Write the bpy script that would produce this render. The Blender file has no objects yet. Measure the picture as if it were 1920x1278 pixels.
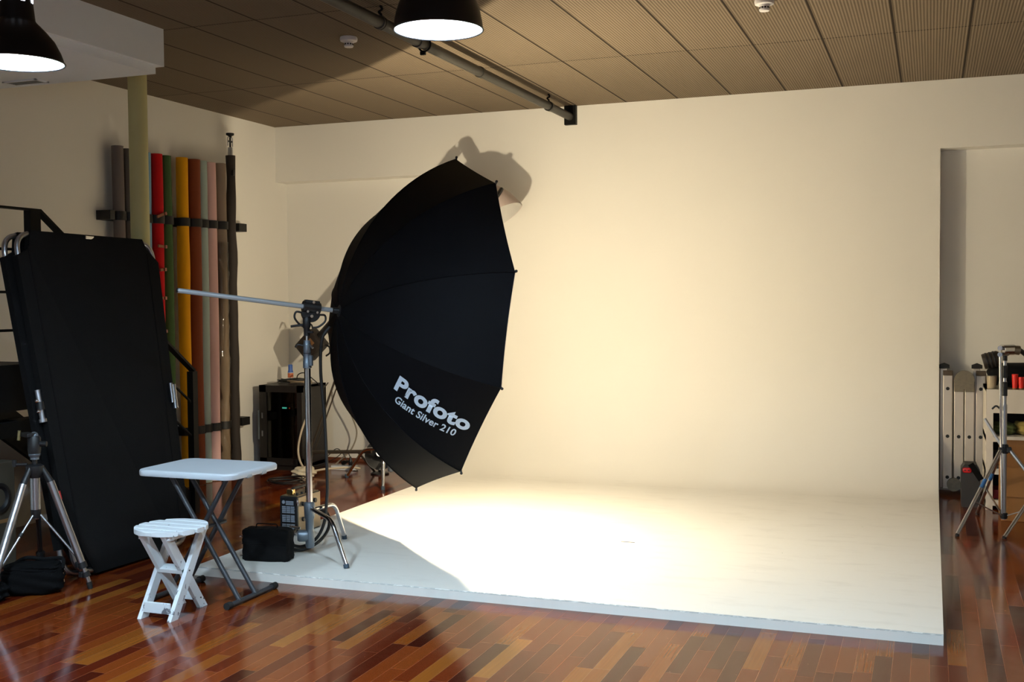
import bpy, bmesh, math, random
import numpy as np
from mathutils import Vector, Matrix
random.seed(7)
SC = bpy.context.scene
COL = SC.collection
PI = math.pi

# ------------------------------------------------------------------ camera, world, light, exposure
def cam_axes(yaw, pitch, roll):
    f = np.array([-math.sin(yaw) * math.cos(pitch), math.cos(yaw) * math.cos(pitch), -math.sin(pitch)])
    r = np.array([math.cos(yaw), math.sin(yaw), 0.0])
    d = np.cross(f, r)
    c, s = math.cos(roll), math.sin(roll)
    return c * r + s * d, -s * r + c * d, f
_r, _d, _f = cam_axes(0.359145, 0.0374, 0.008276)
cd = bpy.data.cameras.new('camera'); cam = bpy.data.objects.new('camera', cd); COL.objects.link(cam)
cd.sensor_fit = 'HORIZONTAL'; cd.sensor_width = 36.0; cd.lens = 2095.904 / 1920 * 36.0
cd.clip_start = 0.05; cd.clip_end = 60
mw = Matrix.Identity(4)
for i in range(3):
    mw[i][0], mw[i][1], mw[i][2] = _r[i], -_d[i], -_f[i]
mw[0][3], mw[1][3], mw[2][3] = 0.0, 0.0, 1.5
cam.matrix_world = mw
SC.camera = cam
vs = SC.view_settings
vs.view_transform = 'Standard'; vs.look = 'None'; vs.gamma = 1.0; vs.exposure = 0.0; vs.use_curve_mapping = False

wd = bpy.data.worlds.new('world'); SC.world = wd; wd.use_nodes = True
wd.node_tree.nodes['Background'].inputs[0].default_value = (0.55, 0.72, 1.0, 1)
wd.node_tree.nodes['Background'].inputs[1].default_value = 0.15

def lamp(name, kind, loc, power, col, radius=0.03):
    l = bpy.data.lights.new(name, kind); l.energy = power; l.color = col
    if kind in ('POINT', 'SPOT'): l.shadow_soft_size = radius
    o = bpy.data.objects.new(name, l); COL.objects.link(o); o.location = loc
    return o
FLASH = Vector((-2.67, 6.31, 1.33))
WARM = (0.96, 0.825, 0.58)
fb = lamp('flash_bulb_light', 'POINT', FLASH, 225, WARM, 0.03)
# ring-shaped flash tube: it throws more light sideways than straight ahead along the umbrella's axis
fb.data.use_nodes = True
_n = fb.data.node_tree; _e = next(q for q in _n.nodes if q.type == 'EMISSION')
_g = _n.nodes.new('ShaderNodeNewGeometry'); _dp = _n.nodes.new('ShaderNodeVectorMath'); _dp.operation = 'DOT_PRODUCT'
_dp.inputs[1].default_value = (0.66262995, 0.73692033, -0.13367862); _n.links.new(_g.outputs['Incoming'], _dp.inputs[0])
_sq = _n.nodes.new('ShaderNodeMath'); _sq.operation = 'MULTIPLY'; _n.links.new(_dp.outputs['Value'], _sq.inputs[0]); _n.links.new(_dp.outputs['Value'], _sq.inputs[1])
_mm = _n.nodes.new('ShaderNodeMath'); _mm.operation = 'MULTIPLY_ADD'; _mm.inputs[1].default_value = -0.5; _mm.inputs[2].default_value = 1.0
_n.links.new(_sq.outputs[0], _mm.inputs[0]); _n.links.new(_mm.outputs[0], _e.inputs['Strength'])
# most of the flash head's light goes back into the silver bowl and comes out again from there
fs = lamp('flash_bowl_light', 'SPOT', FLASH, 190, WARM, 0.04)
fs.data.spot_size = math.radians(165); fs.data.spot_blend = 0.4
fs.rotation_euler = Vector((-0.66262995, -0.73692033, 0.13367862)).to_track_quat('-Z', 'Y').to_euler()
COOL = (0.62, 0.83, 1.0)
# cool front light, added as daylight from an unseen window behind the camera
wl = lamp('added_window_light', 'AREA', (-0.6, -2.9, 1.7), 40, (0.66, 0.84, 1.0))
wl.data.shape = 'RECTANGLE'; wl.data.size = 2.2; wl.data.size_y = 1.3
wl.rotation_euler = (PI / 2, 0, 0)

# ------------------------------------------------------------------ materials
def s2l(c):
    c = c / 255.0
    return c / 12.92 if c <= 0.04045 else ((c + 0.055) / 1.055) ** 2.4
def rgb(c): return (s2l(c[0]), s2l(c[1]), s2l(c[2]), 1.0)
MATS = {}
def pm(name, c, rough=0.6, metal=0.0, spec=0.5, var=0.06, scale=18.0, bump=0.0, bscale=120.0, coat=0.0, sheen=0.0):
    """plain painted / plastic / metal / cloth material with a little procedural variation"""
    if name in MATS: return MATS[name]
    m = bpy.data.materials.new(name); m.use_nodes = True
    nt = m.node_tree; b = nt.nodes['Principled BSDF']
    b.inputs['Roughness'].default_value = rough; b.inputs['Metallic'].default_value = metal
    b.inputs['Specular IOR Level'].default_value = spec; b.inputs['Coat Weight'].default_value = coat
    b.inputs['Sheen Weight'].default_value = sheen
    tc = nt.nodes.new('ShaderNodeTexCoord')
    nz = nt.nodes.new('ShaderNodeTexNoise'); nz.inputs['Scale'].default_value = scale; nz.inputs['Detail'].default_value = 3
    nt.links.new(tc.outputs['Object'], nz.inputs['Vector'])
    mx = nt.nodes.new('ShaderNodeMix'); mx.data_type = 'RGBA'
    lin = rgb(c)
    mx.inputs[6].default_value = tuple(v * (1 - var) for v in lin[:3]) + (1,)
    mx.inputs[7].default_value = tuple(min(1, v * (1 + var)) for v in lin[:3]) + (1,)
    nt.links.new(nz.outputs['Fac'], mx.inputs[0]); nt.links.new(mx.outputs[2], b.inputs['Base Color'])
    if bump:
        n2 = nt.nodes.new('ShaderNodeTexNoise'); n2.inputs['Scale'].default_value = bscale; n2.inputs['Detail'].default_value = 4
        nt.links.new(tc.outputs['Object'], n2.inputs['Vector'])
        bp = nt.nodes.new('ShaderNodeBump'); bp.inputs['Strength'].default_value = bump; bp.inputs['Distance'].default_value = 0.003
        nt.links.new(n2.outputs['Fac'], bp.inputs['Height']); nt.links.new(bp.outputs['Normal'], b.inputs['Normal'])
    MATS[name] = m
    return m
def glow(name, c, strength):
    m = bpy.data.materials.new(name); m.use_nodes = True
    b = m.node_tree.nodes['Principled BSDF']
    b.inputs['Base Color'].default_value = rgb(c); b.inputs['Emission Color'].default_value = rgb(c)
    b.inputs['Emission Strength'].default_value = strength
    return m
class NT:
    def __init__(s, name):
        s.m = bpy.data.materials.new(name); s.m.use_nodes = True; s.t = s.m.node_tree
        s.b = s.t.nodes['Principled BSDF']
    def val(s, x):
        return x
    def put(s, sock, x):
        if isinstance(x, (int, float)): sock.default_value = x
        elif isinstance(x, tuple): sock.default_value = x
        else: s.t.links.new(x, sock)
    def math(s, op, a, b=None, c=None):
        n = s.t.nodes.new('ShaderNodeMath'); n.operation = op
        s.put(n.inputs[0], a)
        if b is not None: s.put(n.inputs[1], b)
        if c is not None: s.put(n.inputs[2], c)
        return n.outputs[0]
    def pos(s):
        g = s.t.nodes.new('ShaderNodeNewGeometry')
        x = s.t.nodes.new('ShaderNodeSeparateXYZ'); s.t.links.new(g.outputs['Position'], x.inputs[0])
        return x.outputs[0], x.outputs[1], x.outputs[2], g.outputs['Position']
    def comb(s, x, y, z):
        n = s.t.nodes.new('ShaderNodeCombineXYZ'); s.put(n.inputs[0], x); s.put(n.inputs[1], y); s.put(n.inputs[2], z)
        return n.outputs[0]
    def noise(s, vec, scale, detail=3, rough=0.5):
        n = s.t.nodes.new('ShaderNodeTexNoise'); s.t.links.new(vec, n.inputs['Vector'])
        n.inputs['Scale'].default_value = scale; n.inputs['Detail'].default_value = detail; n.inputs['Roughness'].default_value = rough
        return n.outputs['Fac']
    def white(s, vec):
        n = s.t.nodes.new('ShaderNodeTexWhiteNoise'); n.noise_dimensions = '3D'; s.t.links.new(vec, n.inputs['Vector'])
        return n.outputs['Value']
    def ramp(s, fac, stops, interp='LINEAR'):
        n = s.t.nodes.new('ShaderNodeValToRGB'); n.color_ramp.interpolation = interp
        el = n.color_ramp.elements
        while len(el) < len(stops): el.new(0.5)
        for e, (p, c) in zip(el, stops): e.position = p; e.color = c
        s.put(n.inputs[0], fac)
        return n.outputs[0]
    def mix(s, fac, a, b):
        n = s.t.nodes.new('ShaderNodeMix'); n.data_type = 'RGBA'
        s.put(n.inputs[0], fac); s.put(n.inputs[6], a); s.put(n.inputs[7], b)
        return n.outputs[2]
    def bump(s, h, strength, dist):
        n = s.t.nodes.new('ShaderNodeBump'); n.inputs['Strength'].default_value = strength; n.inputs['Distance'].default_value = dist
        s.t.links.new(h, n.inputs['Height']); s.t.links.new(n.outputs[0], s.b.inputs['Normal'])

def mat_floor():
    k = NT('wood_strip_floor'); x, y, z, p = k.pos()
    W, L = 0.071, 0.52
    row = k.math('FLOOR', k.math('DIVIDE', x, W))
    off = k.math('MULTIPLY', k.white(k.comb(row, 3.7, 0.0)), L * 7)
    yy = k.math('DIVIDE', k.math('ADD', y, off), L)
    colm = k.math('FLOOR', yy)
    rnd = k.white(k.comb(row, colm, 1.0))
    rnd2 = k.white(k.comb(row, colm, 9.0))
    base = k.ramp(rnd, [(0.0, rgb((56, 15, 6))), (0.2, rgb((84, 27, 10))), (0.5, rgb((108, 43, 14))), (0.8, rgb((122, 56, 18))), (0.92, rgb((126, 67, 21))), (1.0, rgb((144, 86, 31)))])
    gv = k.comb(k.math('MULTIPLY', x, 130.0), k.math('MULTIPLY', y, 2.2), k.math('MULTIPLY', rnd2, 40.0))
    gr = k.noise(gv, 1.0, 5, 0.6)
    base = k.mix(k.math('MULTIPLY', k.math('SUBTRACT', gr, 0.3), 0.55), base, rgb((48, 16, 6)))
    fx = k.math('FRACT', k.math('DIVIDE', x, W)); fy = k.math('FRACT', yy)
    ex = k.math('LESS_THAN', k.math('MINIMUM', fx, k.math('SUBTRACT', 1.0, fx)), 0.012)
    ey = k.math('LESS_THAN', k.math('MINIMUM', fy, k.math('SUBTRACT', 1.0, fy)), 0.0018)
    gap = k.math('MAXIMUM', ex, ey)
    base = k.mix(k.math('MULTIPLY', gap, 0.5), base, rgb((150, 104, 70)))  # reflection along the board edges put into the colour as pale seams
    # pale specks and scuffs in the varnish
    sp = k.math('GREATER_THAN', k.noise(p, 55.0, 2, 0.5), 0.765)
    base = k.mix(k.math('MULTIPLY', sp, 0.45), base, rgb((190, 160, 130)))
    k.put(k.b.inputs['Base Color'], base)
    rg = k.math('ADD', 0.06, k.math('MULTIPLY', k.noise(p, 9.0, 4), 0.14))
    k.put(k.b.inputs['Roughness'], rg)
    k.b.inputs['Specular IOR Level'].default_value = 0.36
    k.bump(k.math('ADD', k.math('MULTIPLY', gap, -1.0), k.math('MULTIPLY', k.noise(p, 5.0, 2), 0.6)), 0.12, 0.002)
    return k.m
def mat_ceiling():
    k = NT('ribbed_ceiling_panels'); x, y, z, p = k.pos()
    PW, PL = 0.4283, 1.752
    ux = k.math('DIVIDE', k.math('ADD', x, 5.36128 + PW * 20), PW); fx = k.math('FRACT', ux)
    uy = k.math('DIVIDE', k.math('ADD', y, PL * 10 - 7.311), PL); fy = k.math('FRACT', uy)
    ex = k.math('LESS_THAN', k.math('MINIMUM', fx, k.math('SUBTRACT', 1.0, fx)), 0.015)
    ey = k.math('LESS_THAN', k.math('MINIMUM', fy, k.math('SUBTRACT', 1.0, fy)), 0.0052)
    rib = k.math('SINE', k.math('MULTIPLY', fx, 2 * PI * 24))
    slot = k.math('MULTIPLY_ADD', rib, 0.5, 0.5)
    ribm = k.ramp(slot, [(0.25, (0, 0, 0, 1)), (0.7, (1, 1, 1, 1))])
    tone = k.white(k.comb(k.math('FLOOR', ux), k.math('FLOOR', uy), 0.0))
    nz = k.noise(k.comb(k.math('MULTIPLY', x, 6.0), k.math('MULTIPLY', y, 1.4), 0.0), 1.0, 4)
    lightc = k.mix(tone, rgb((124, 110, 92)), rgb((137, 121, 101)))
    lightc = k.mix(k.math('MULTIPLY', nz, 0.35), lightc, rgb((110, 97, 80)))
    colr = k.mix(ribm, rgb((97, 84, 67)), lightc)
    # cross joints read as a dotted line: the slot ends show dark between the ribs
    cj = k.math('MULTIPLY', ey, k.math('SUBTRACT', 1.0, k.math('MULTIPLY', ribm, 0.75)))
    gap = k.math('MAXIMUM', ex, cj)
    colr = k.mix(gap, colr, rgb((38, 28, 16)))
    k.put(k.b.inputs['Base Color'], colr); k.b.inputs['Roughness'].default_value = 0.85
    k.b.inputs['Specular IOR Level'].default_value = 0.2
    k.bump(k.math('SUBTRACT', slot, k.math('MULTIPLY', gap, 2.0)), 0.35, 0.006)
    return k.m
def mat_wall(name, c, rough=0.75, dirt=0.0):
    k = NT(name); x, y, z, p = k.pos()
    base = k.mix(k.noise(p, 1.3, 4), tuple(v * 0.97 for v in rgb(c)[:3]) + (1,), rgb(c))
    if dirt:
        fl = k.math('LESS_THAN', z, 0.06)
        sm = k.noise(k.comb(k.math('MULTIPLY', x, 3.0), k.math('MULTIPLY', y, 9.0), 0.0), 1.0, 5, 0.65)
        sm = k.ramp(sm, [(0.52, (0, 0, 0, 1)), (0.75, (1, 1, 1, 1))])
        base = k.mix(k.math('MULTIPLY', k.math('MULTIPLY', sm, fl), dirt), base, rgb((150, 140, 128)))
        chip = k.math('MULTIPLY', k.math('LESS_THAN', k.math('ABSOLUTE', k.math('SUBTRACT', z, 0.0455)), 0.003), k.math('LESS_THAN', y, 5.089))
        chip = k.math('MULTIPLY', chip, k.math('GREATER_THAN', k.noise(k.comb(k.math('MULTIPLY', x, 7.0), 0.0, k.math('MULTIPLY', z, 60.0)), 3.0, 4, .7), 0.47))
        base = k.mix(k.math('MULTIPLY', chip, 0.55), base, rgb((112, 116, 116)))
        dot = k.math('GREATER_THAN', k.noise(p, 26.0, 2), 0.79)
        base = k.mix(k.math('MULTIPLY', k.math('MULTIPLY', dot, fl), 0.5), base, rgb((110, 105, 100)))
    k.put(k.b.inputs['Base Color'], base); k.b.inputs['Roughness'].default_value = rough
    k.b.inputs['Specular IOR Level'].default_value = 0.25
    k.bump(k.noise(p, 60.0, 4), 0.06, 0.002)
    return k.m
def mat_glass(name, tint=(255, 255, 255), rough=0.02, alpha=0.25):
    m = bpy.data.materials.new(name); m.use_nodes = True; nt = m.node_tree
    out = nt.nodes['Material Output']; nt.nodes.remove(nt.nodes['Principled BSDF'])
    t = nt.nodes.new('ShaderNodeBsdfTransparent'); t.inputs[0].default_value = rgb(tint)
    g = nt.nodes.new('ShaderNodeBsdfGlossy'); g.inputs['Roughness'].default_value = rough
    fr = nt.nodes.new('ShaderNodeFresnel'); fr.inputs[0].default_value = 1.5
    mx = nt.nodes.new('ShaderNodeMixShader')
    nt.links.new(fr.outputs[0], mx.inputs[0]); nt.links.new(t.outputs[0], mx.inputs[1]); nt.links.new(g.outputs[0], mx.inputs[2])
    nt.links.new(mx.outputs[0], out.inputs[0])
    return m

WALLC = (230, 226, 218)
m_floor = mat_floor(); m_ceil = mat_ceiling()
m_wall = mat_wall('white_wall_paint', WALLC)
m_cyc = mat_wall('white_studio_paint', WALLC, 0.75, 0.14)
m_chrome = pm('chrome', (205, 205, 208), 0.12, 1.0, var=0.02)
m_alu = pm('brushed_aluminium', (178, 180, 186), 0.32, 1.0, var=0.05)
m_grey_metal = pm('grey_cast_metal', (120, 130, 140), 0.38, 0.7, var=0.08)
m_black = pm('black_plastic', (22, 22, 24), 0.45, var=0.1)
m_blackm = pm('black_painted_steel', (8, 8, 8), 0.6, spec=.2, var=0.1)
m_fabric = pm('black_fabric', (13, 13, 14), 0.9, spec=0.15, bump=0.4, bscale=300, var=0.15)
m_rubber = pm('black_rubber', (18, 18, 18), 0.7)
m_white_plastic = pm('white_plastic', (222, 226, 230), 0.4, var=0.02)
m_white = pm('white_paint', (228, 232, 236), 0.5, var=0.03, bump=0.1, bscale=60)

# ------------------------------------------------------------------ mesh helpers
OFF = {}
def basis(d):
    d = Vector(d).normalized()
    a = Vector((0, 0, 1)) if abs(d.z) < 0.95 else Vector((1, 0, 0))
    u = d.cross(a).normalized(); v = d.cross(u).normalized()
    return u, v, d
class MB:
    def __init__(s): s.bm = bmesh.new()
    def box(s, c, size, rot=None, bev=0.0, seg=2):
        r = bmesh.ops.create_cube(s.bm, size=1.0); vs_ = r['verts']
        M = Matrix.Diagonal((size[0], size[1], size[2], 1))
        if rot is not None: M = rot.to_4x4() @ M
        M = Matrix.Translation(Vector(c)) @ M
        bmesh.ops.transform(s.bm, matrix=M, verts=vs_)
        if bev:
            es = list({e for v in vs_ for e in v.link_edges})
            bmesh.ops.bevel(s.bm, geom=es, offset=bev, segments=seg, affect='EDGES', profile=0.5)
        return s
    def box2(s, a, b, bev=0.0):
        a, b = Vector(a), Vector(b)
        return s.box((a + b) / 2, [abs(q) for q in (b - a)], None, bev)
    def bar(s, p0, p1, w, h, up=(0, 0, 1), bev=0.0):
        """a rectangular bar from p0 to p1, w across, h along 'up'"""
        p0, p1 = Vector(p0), Vector(p1); d = (p1 - p0); L = d.length; d.normalize()
        upv = Vector(up); sx = d.cross(upv).normalized(); uz = sx.cross(d).normalized()
        R = Matrix((sx, d, uz)).transposed()
        return s.box((p0 + p1) / 2, (w, L, h), R, bev)
    def cyl(s, p0, p1, r0, r1=None, seg=20, caps=True):
        r1 = r0 if r1 is None else r1
        p0, p1 = Vector(p0), Vector(p1); u, v, d = basis(p1 - p0)
        a = [s.bm.verts.new(p0 + r0 * (math.cos(t) * u + math.sin(t) * v)) for t in [2 * PI * i / seg for i in range(seg)]]
        b = [s.bm.verts.new(p1 + r1 * (math.cos(t) * u + math.sin(t) * v)) for t in [2 * PI * i / seg for i in range(seg)]]
        for i in range(seg):
            j = (i + 1) % seg; s.bm.faces.new((a[i], a[j], b[j], b[i]))
        if caps: s.bm.faces.new(a[::-1]); s.bm.faces.new(b)
        return s
    def tube(s, pts, r, seg=10, closed=False, caps=True):
        pts = [Vector(p) for p in pts]; n = len(pts); rings = []
        rr = r if isinstance(r, (list, tuple)) else [r] * n
        pu = None
        for i, p in enumerate(pts):
            if closed: d = (pts[(i + 1) % n] - pts[i - 1])
            else: d = pts[min(i + 1, n - 1)] - pts[max(i - 1, 0)]
            d = d.normalized()
            if pu is None: pu, _, _ = basis(d)
            pu = (pu - d * pu.dot(d))
            if pu.length < 1e-6: pu, _, _ = basis(d)
            pu = pu.normalized(); pv = d.cross(pu)
            rings.append([s.bm.verts.new(p + rr[i] * (math.cos(t) * pu + math.sin(t) * pv)) for t in [2 * PI * k / seg for k in range(seg)]])
        m = n if closed else n - 1
        for i in range(m):
            a, b = rings[i], rings[(i + 1) % n]
            for k in range(seg):
                j = (k + 1) % seg; s.bm.faces.new((a[k], a[j], b[j], b[k]))
        if caps and not closed:
            s.bm.faces.new(rings[0][::-1]); s.bm.faces.new(rings[-1])
        return s
    def lathe(s, prof, o=(0, 0, 0), axis=(0, 0, 1), seg=32, caps=False):
        """prof: list of (radius, height along axis)"""
        o = Vector(o); u, v, d = basis(axis); rings = []
        for r, h in prof:
            if r < 1e-6: rings.append([s.bm.verts.new(o + d * h)])
            else: rings.append([s.bm.verts.new(o + d * h + r * (math.cos(t) * u + math.sin(t) * v)) for t in [2 * PI * k / seg for k in range(seg)]])
        for a, b in zip(rings[:-1], rings[1:]):
            for k in range(seg):
                j = (k + 1) % seg
                if len(a) == 1 and len(b) == 1: continue
                if len(a) == 1: s.bm.faces.new((a[0], b[j], b[k]))
                elif len(b) == 1: s.bm.faces.new((a[k], a[j], b[0]))
                else: s.bm.faces.new((a[k], a[j], b[j], b[k]))
        if caps:
            for q in (rings[0], rings[-1]):
                if len(q) > 2: s.bm.faces.new(q)
        return s
    def prism(s, poly, vec):
        poly = [Vector(p) for p in poly]; vec = Vector(vec)
        a = [s.bm.verts.new(p) for p in poly]; b = [s.bm.verts.new(p + vec) for p in poly]
        n = len(a); s.bm.faces.new(a[::-1]); s.bm.faces.new(b)
        for i in range(n):
            j = (i + 1) % n; s.bm.faces.new((a[i], a[j], b[j], b[i]))
        return s
    def ball(s, c, r, sc=(1, 1, 1), seg=20, rings=12):
        q = bmesh.ops.create_uvsphere(s.bm, u_segments=seg, v_segments=rings, radius=r)
        bmesh.ops.transform(s.bm, matrix=Matrix.Translation(Vector(c)) @ Matrix.Diagonal((sc[0], sc[1], sc[2], 1)), verts=q['verts'])
        return s
    def build(s, name, mat, parent=None, smooth=40, label=None):
        bmesh.ops.recalc_face_normals(s.bm, faces=s.bm.faces)
        me = bpy.data.meshes.new(name)
        off = OFF.get(parent.name, Vector()) if parent else None
        if parent is None:
            # origin at the base of the thing
            xs = [v.co for v in s.bm.verts]
            lo = Vector((min(v.x for v in xs), min(v.y for v in xs), min(v.z for v in xs)))
            hi = Vector((max(v.x for v in xs), max(v.y for v in xs), max(v.z for v in xs)))
            off = Vector(((lo.x + hi.x) / 2, (lo.y + hi.y) / 2, lo.z))
        bmesh.ops.translate(s.bm, vec=-off, verts=s.bm.verts)
        s.bm.to_mesh(me); s.bm.free()
        if smooth:
            for p in me.polygons: p.use_smooth = True
            me.set_sharp_from_angle(angle=math.radians(smooth))
        me.materials.append(mat)
        o = bpy.data.objects.new(name, me); COL.objects.link(o)
        if parent: o.parent = parent
        else: o.location = off
        OFF[o.name] = off
        if label: o['label'] = label
        return o
def tag(o, label, cat, group=None, kind=None):
    o['label'] = label; o['category'] = cat
    if group: o['group'] = group
    if kind: o['kind'] = kind
    return o
def thing(name, loc, label, cat, group=None):
    o = bpy.data.objects.new(name, None); COL.objects.link(o); o.location = loc; o.empty_display_size = 0.1
    OFF[o.name] = Vector(loc)
    return tag(o, label, cat, group)
def struct(name, mb, mat, parent=None, smooth=0):
    o = mb.build(name, mat, parent, smooth)
    if not parent: o['kind'] = 'structure'
    return o
def curve(pts, n=8):
    """Catmull-Rom through the points"""
    P = [Vector(p) for p in pts]; P = [P[0] * 2 - P[1]] + P + [P[-1] * 2 - P[-2]]; out = []
    for i in range(1, len(P) - 2):
        for k in range(n):
            t = k / n; a, b, c, d = P[i - 1], P[i], P[i + 1], P[i + 2]
            out.append(0.5 * ((2 * b) + (c - a) * t + (2 * a - 5 * b + 4 * c - d) * t * t + (3 * b - a - 3 * c + d) * t ** 3))
    out.append(P[-2]); return out
def bend(pts, r, n=6):
    """polyline with rounded corners of radius ~r"""
    P = [Vector(p) for p in pts]; out = [P[0]]
    for i in range(1, len(P) - 1):
        a, b, c = P[i - 1], P[i], P[i + 1]
        d0 = (a - b); d1 = (c - b); q = min(r, d0.length * 0.48, d1.length * 0.48)
        s, e = b + d0.normalized() * q, b + d1.normalized() * q
        for k in range(n + 1):
            t = k / n; out.append(s * (1 - t) ** 2 + b * 2 * t * (1 - t) + e * t * t)
    out.append(P[-1]); return out
def lerp(a, b, t): return Vector(a) * (1 - t) + Vector(b) * t

# ------------------------------------------------------------------ room shell
ZC, YB, YR, XL, XR, YF = 3.1136, 9.03, 9.216, -5.73, 3.2, -3.2
struct('floor', MB().box2((XL - .1, YF - .1, -0.12), (XR + .1, YR + .2, 0)), m_floor)
struct('ceiling', MB().box2((XL - .1, YF - .1, ZC), (XR + .1, YR + .2, ZC + .12)), m_ceil)
struct('wall_left', MB().box2((XL - .15, YF - .1, 0), (XL, YR + .2, ZC)), m_wall)
struct('wall_right', MB().box2((XR, YF - .1, 0), (XR + .15, YR + .2, ZC)), m_wall)
struct('wall_back', MB().box2((XL, YR, 0), (XR, YR + .15, ZC)), m_wall)
struct('trim_1', MB().box2((XL, YB, 2.604), (-3.79, YR, ZC)), m_cyc)
struct('trim_2', MB().box2((0.056, YB, 2.604), (XR, YR, ZC)), m_cyc)
struct('baseboard_back', MB().box2((XL, YR - .014, 0), (-3.79, YR, 0.03)), pm('brown_baseboard', (112, 62, 40), 0.5))
wf = MB()
wf.box2((XL, YF - .15, 0), (-1.7, YF, ZC)).box2((0.5, YF - .15, 0), (XR, YF, ZC)).box2((-1.7, YF - .15, 0), (0.5, YF, 1.05)).box2((-1.7, YF - .15, 2.35), (0.5, YF, ZC))
struct('wall_front', wf, m_wall)
win = MB()  # unseen window added to go with the cool front light
for xx in (-1.68, -0.6, 0.48): win.box2((xx - .03, YF - .1, 1.05), (xx + .03, YF - .04, 2.35))
for zz in (1.08, 2.32): win.box2((-1.7, YF - .1, zz - .03), (0.5, YF - .04, zz + .03))
w1 = struct('added_window', win, m_white)
struct('pane', MB().box2((-1.7, YF - .075, 1.05), (0.5, YF - .068, 2.35)), mat_glass('window_glass'), w1)

# cyclorama: raised white floor, curved cove and wall in one piece
XCL, XCR, YC, HP = -3.79, 0.056, 5.085, 0.048
prof = [(YC, 0.0), (YC, HP - .004), (YC + .004, HP)]
RC = 0.62
prof += [(YB - RC + RC * math.sin(a), HP + RC - RC * math.cos(a)) for a in [PI / 2 * i / 20 for i in range(21)]]
prof += [(YB, ZC), (YR, ZC), (YR, 0.0)]
cb = MB(); cb.prism([(XCL, y, z) for y, z in prof], (XCR - XCL, 0, 0))
cy = struct('cyclorama', cb, m_cyc, smooth=30)
tag(cy, 'white painted cyclorama with raised floor and curved back wall', 'cyclorama', kind='structure')

# soffit box and column at upper left
sf = MB().box2((XL, 3.9, 2.893), (-4.268, 5.539, ZC)).box2((XL, 3.95, 2.846), (-4.30, 5.50, 2.8925))
tag(struct('soffit', sf, pm('soffit_white', (222, 228, 234), 0.8, var=0.02)), 'white boxed soffit under the ceiling at upper left', 'soffit', kind='structure')
tag(struct('column', MB().cyl((-4.66, 5.78, 0), (-4.66, 5.78, ZC), 0.058, seg=32), pm('pale_olive_paint', (190, 184, 130), 0.55, var=0.08, scale=6), smooth=40),
    'round pale olive column below the white soffit', 'column', kind='structure')
vt = thing('ceiling_vent', (-5.15, 5.36, 2.846), 'small white grille on underside of the soffit', 'vent')
fr = MB(); fr.box2((-5.30, 5.33, 2.838), (-5.04, 5.345, 2.846)).box2((-5.30, 5.425, 2.838), (-5.04, 5.44, 2.846)).box2((-5.30, 5.33, 2.838), (-5.285, 5.44, 2.846)).box2((-5.055, 5.33, 2.838), (-5.04, 5.44, 2.846))
fr.build('vent_frame', m_white, vt, 0)
sl = MB()
for k in range(5): sl.box2((-5.285, 5.352 + .016 * k, 2.840), (-5.055, 5.360 + .016 * k, 2.846))
sl.build('slats', pm('vent_grey', (120, 122, 120), 0.5), vt, 0)

# ------------------------------------------------------------------ pendant lamps
m_shade = pm('black_enamel', (16, 15, 16), 0.35, var=0.05)
m_inner = pm('white_enamel', (240, 240, 240), 0.5, var=0.01)
m_bulb = glow('bulb_white', (235, 242, 255), 14.0)
def pendant(loc, R, prof, label, neck, holes=True, power=30):
    """loc is the centre of the rim; prof: (radius/R, height) from rim to the neck"""
    x, y, z = loc
    t = thing('pendant_lamp', (x, y, z), label, 'pendant lamp', 'black bell pendant lamps')
    outer = [(R * a, h) for a, h in prof]
    htop = prof[-1][1]
    inner = [(max(r - .004, .001), h - (.003 if h > .01 else 0)) for r, h in outer]
    MB().lathe(outer, (x, y, z), seg=48).build('shade', m_shade, t)
    MB().lathe(inner + [(0, htop - .004)], (x, y, z), seg=48).build('reflector', m_inner, t, label='white inside of the shade')
    MB().tube([(x + R * math.cos(a), y + R * math.sin(a), z) for a in [2 * PI * i / 48 for i in range(48)]], .004, 6, closed=True).build('rim', m_shade, t)
    nr = outer[-1][0]
    nk = MB().lathe([(nr, htop), (nr * .86, htop + neck * .6), (nr * .80, htop + neck), (0, htop + neck)], (x, y, z), seg=32).build('neck', m_shade, t)
    if holes:
        m_slot = glow('neck_slot_glow', (235, 242, 255), 1.6)  # glow stands for lamp light showing through the neck slots
        for i in range(8):
            a = 2 * PI * (i + .5) / 8; rr = nr * .885
            c = Vector((x + rr * math.cos(a), y + rr * math.sin(a), z + htop + neck * .52))
            rt = Matrix.Rotation(a, 3, 'Z')
            MB().box(c, (.006, .018, .026), rt, .002).build('slot_glow', m_slot, nk, label='lit slot in the neck')
    MB().ball((x, y, z + .08), .042, (1, 1, 1.15)).build('bulb', m_bulb, t)
    MB().cyl((x, y, z + .11), (x, y, z + htop), .02).build('socket', m_black, t)
    MB().cyl((x, y, z + htop + neck), (x, y, ZC), .004, seg=8).build('cord', m_black, t)
    MB().lathe([(0.0, ZC - .03 - z), (.045, ZC - .025 - z), (.05, ZC - z)], (x, y, z), seg=24).build('ceiling_rose', m_black, t)
    lp = lamp('pendant_light', 'POINT', (x, y, z + .08), power, COOL, .05)
    return t
PROF_ROUND = [(1.0, 0.0), (.985, .03), (.945, .065), (.88, .10), (.79, .132), (.66, .162), (.52, .183), (.42, .196), (.37, .215)]
PROF_BELL = [(1.0, 0.0), (.965, .02), (.92, .042), (.80, .084), (.64, .118), (.50, .144), (.45, .152), (.425, .157), (.40, .164)]
pendant((-1.823, 4.061, 2.561), .176, PROF_ROUND, 'black bell pendant lamp hanging in front of the dark ceiling pipe', .09, False, 380)
pendant((-3.37, 3.47, 2.445), .175, PROF_BELL, 'black pendant lamp with lit neck slots beside the white soffit', .15, True, 350)
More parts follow.
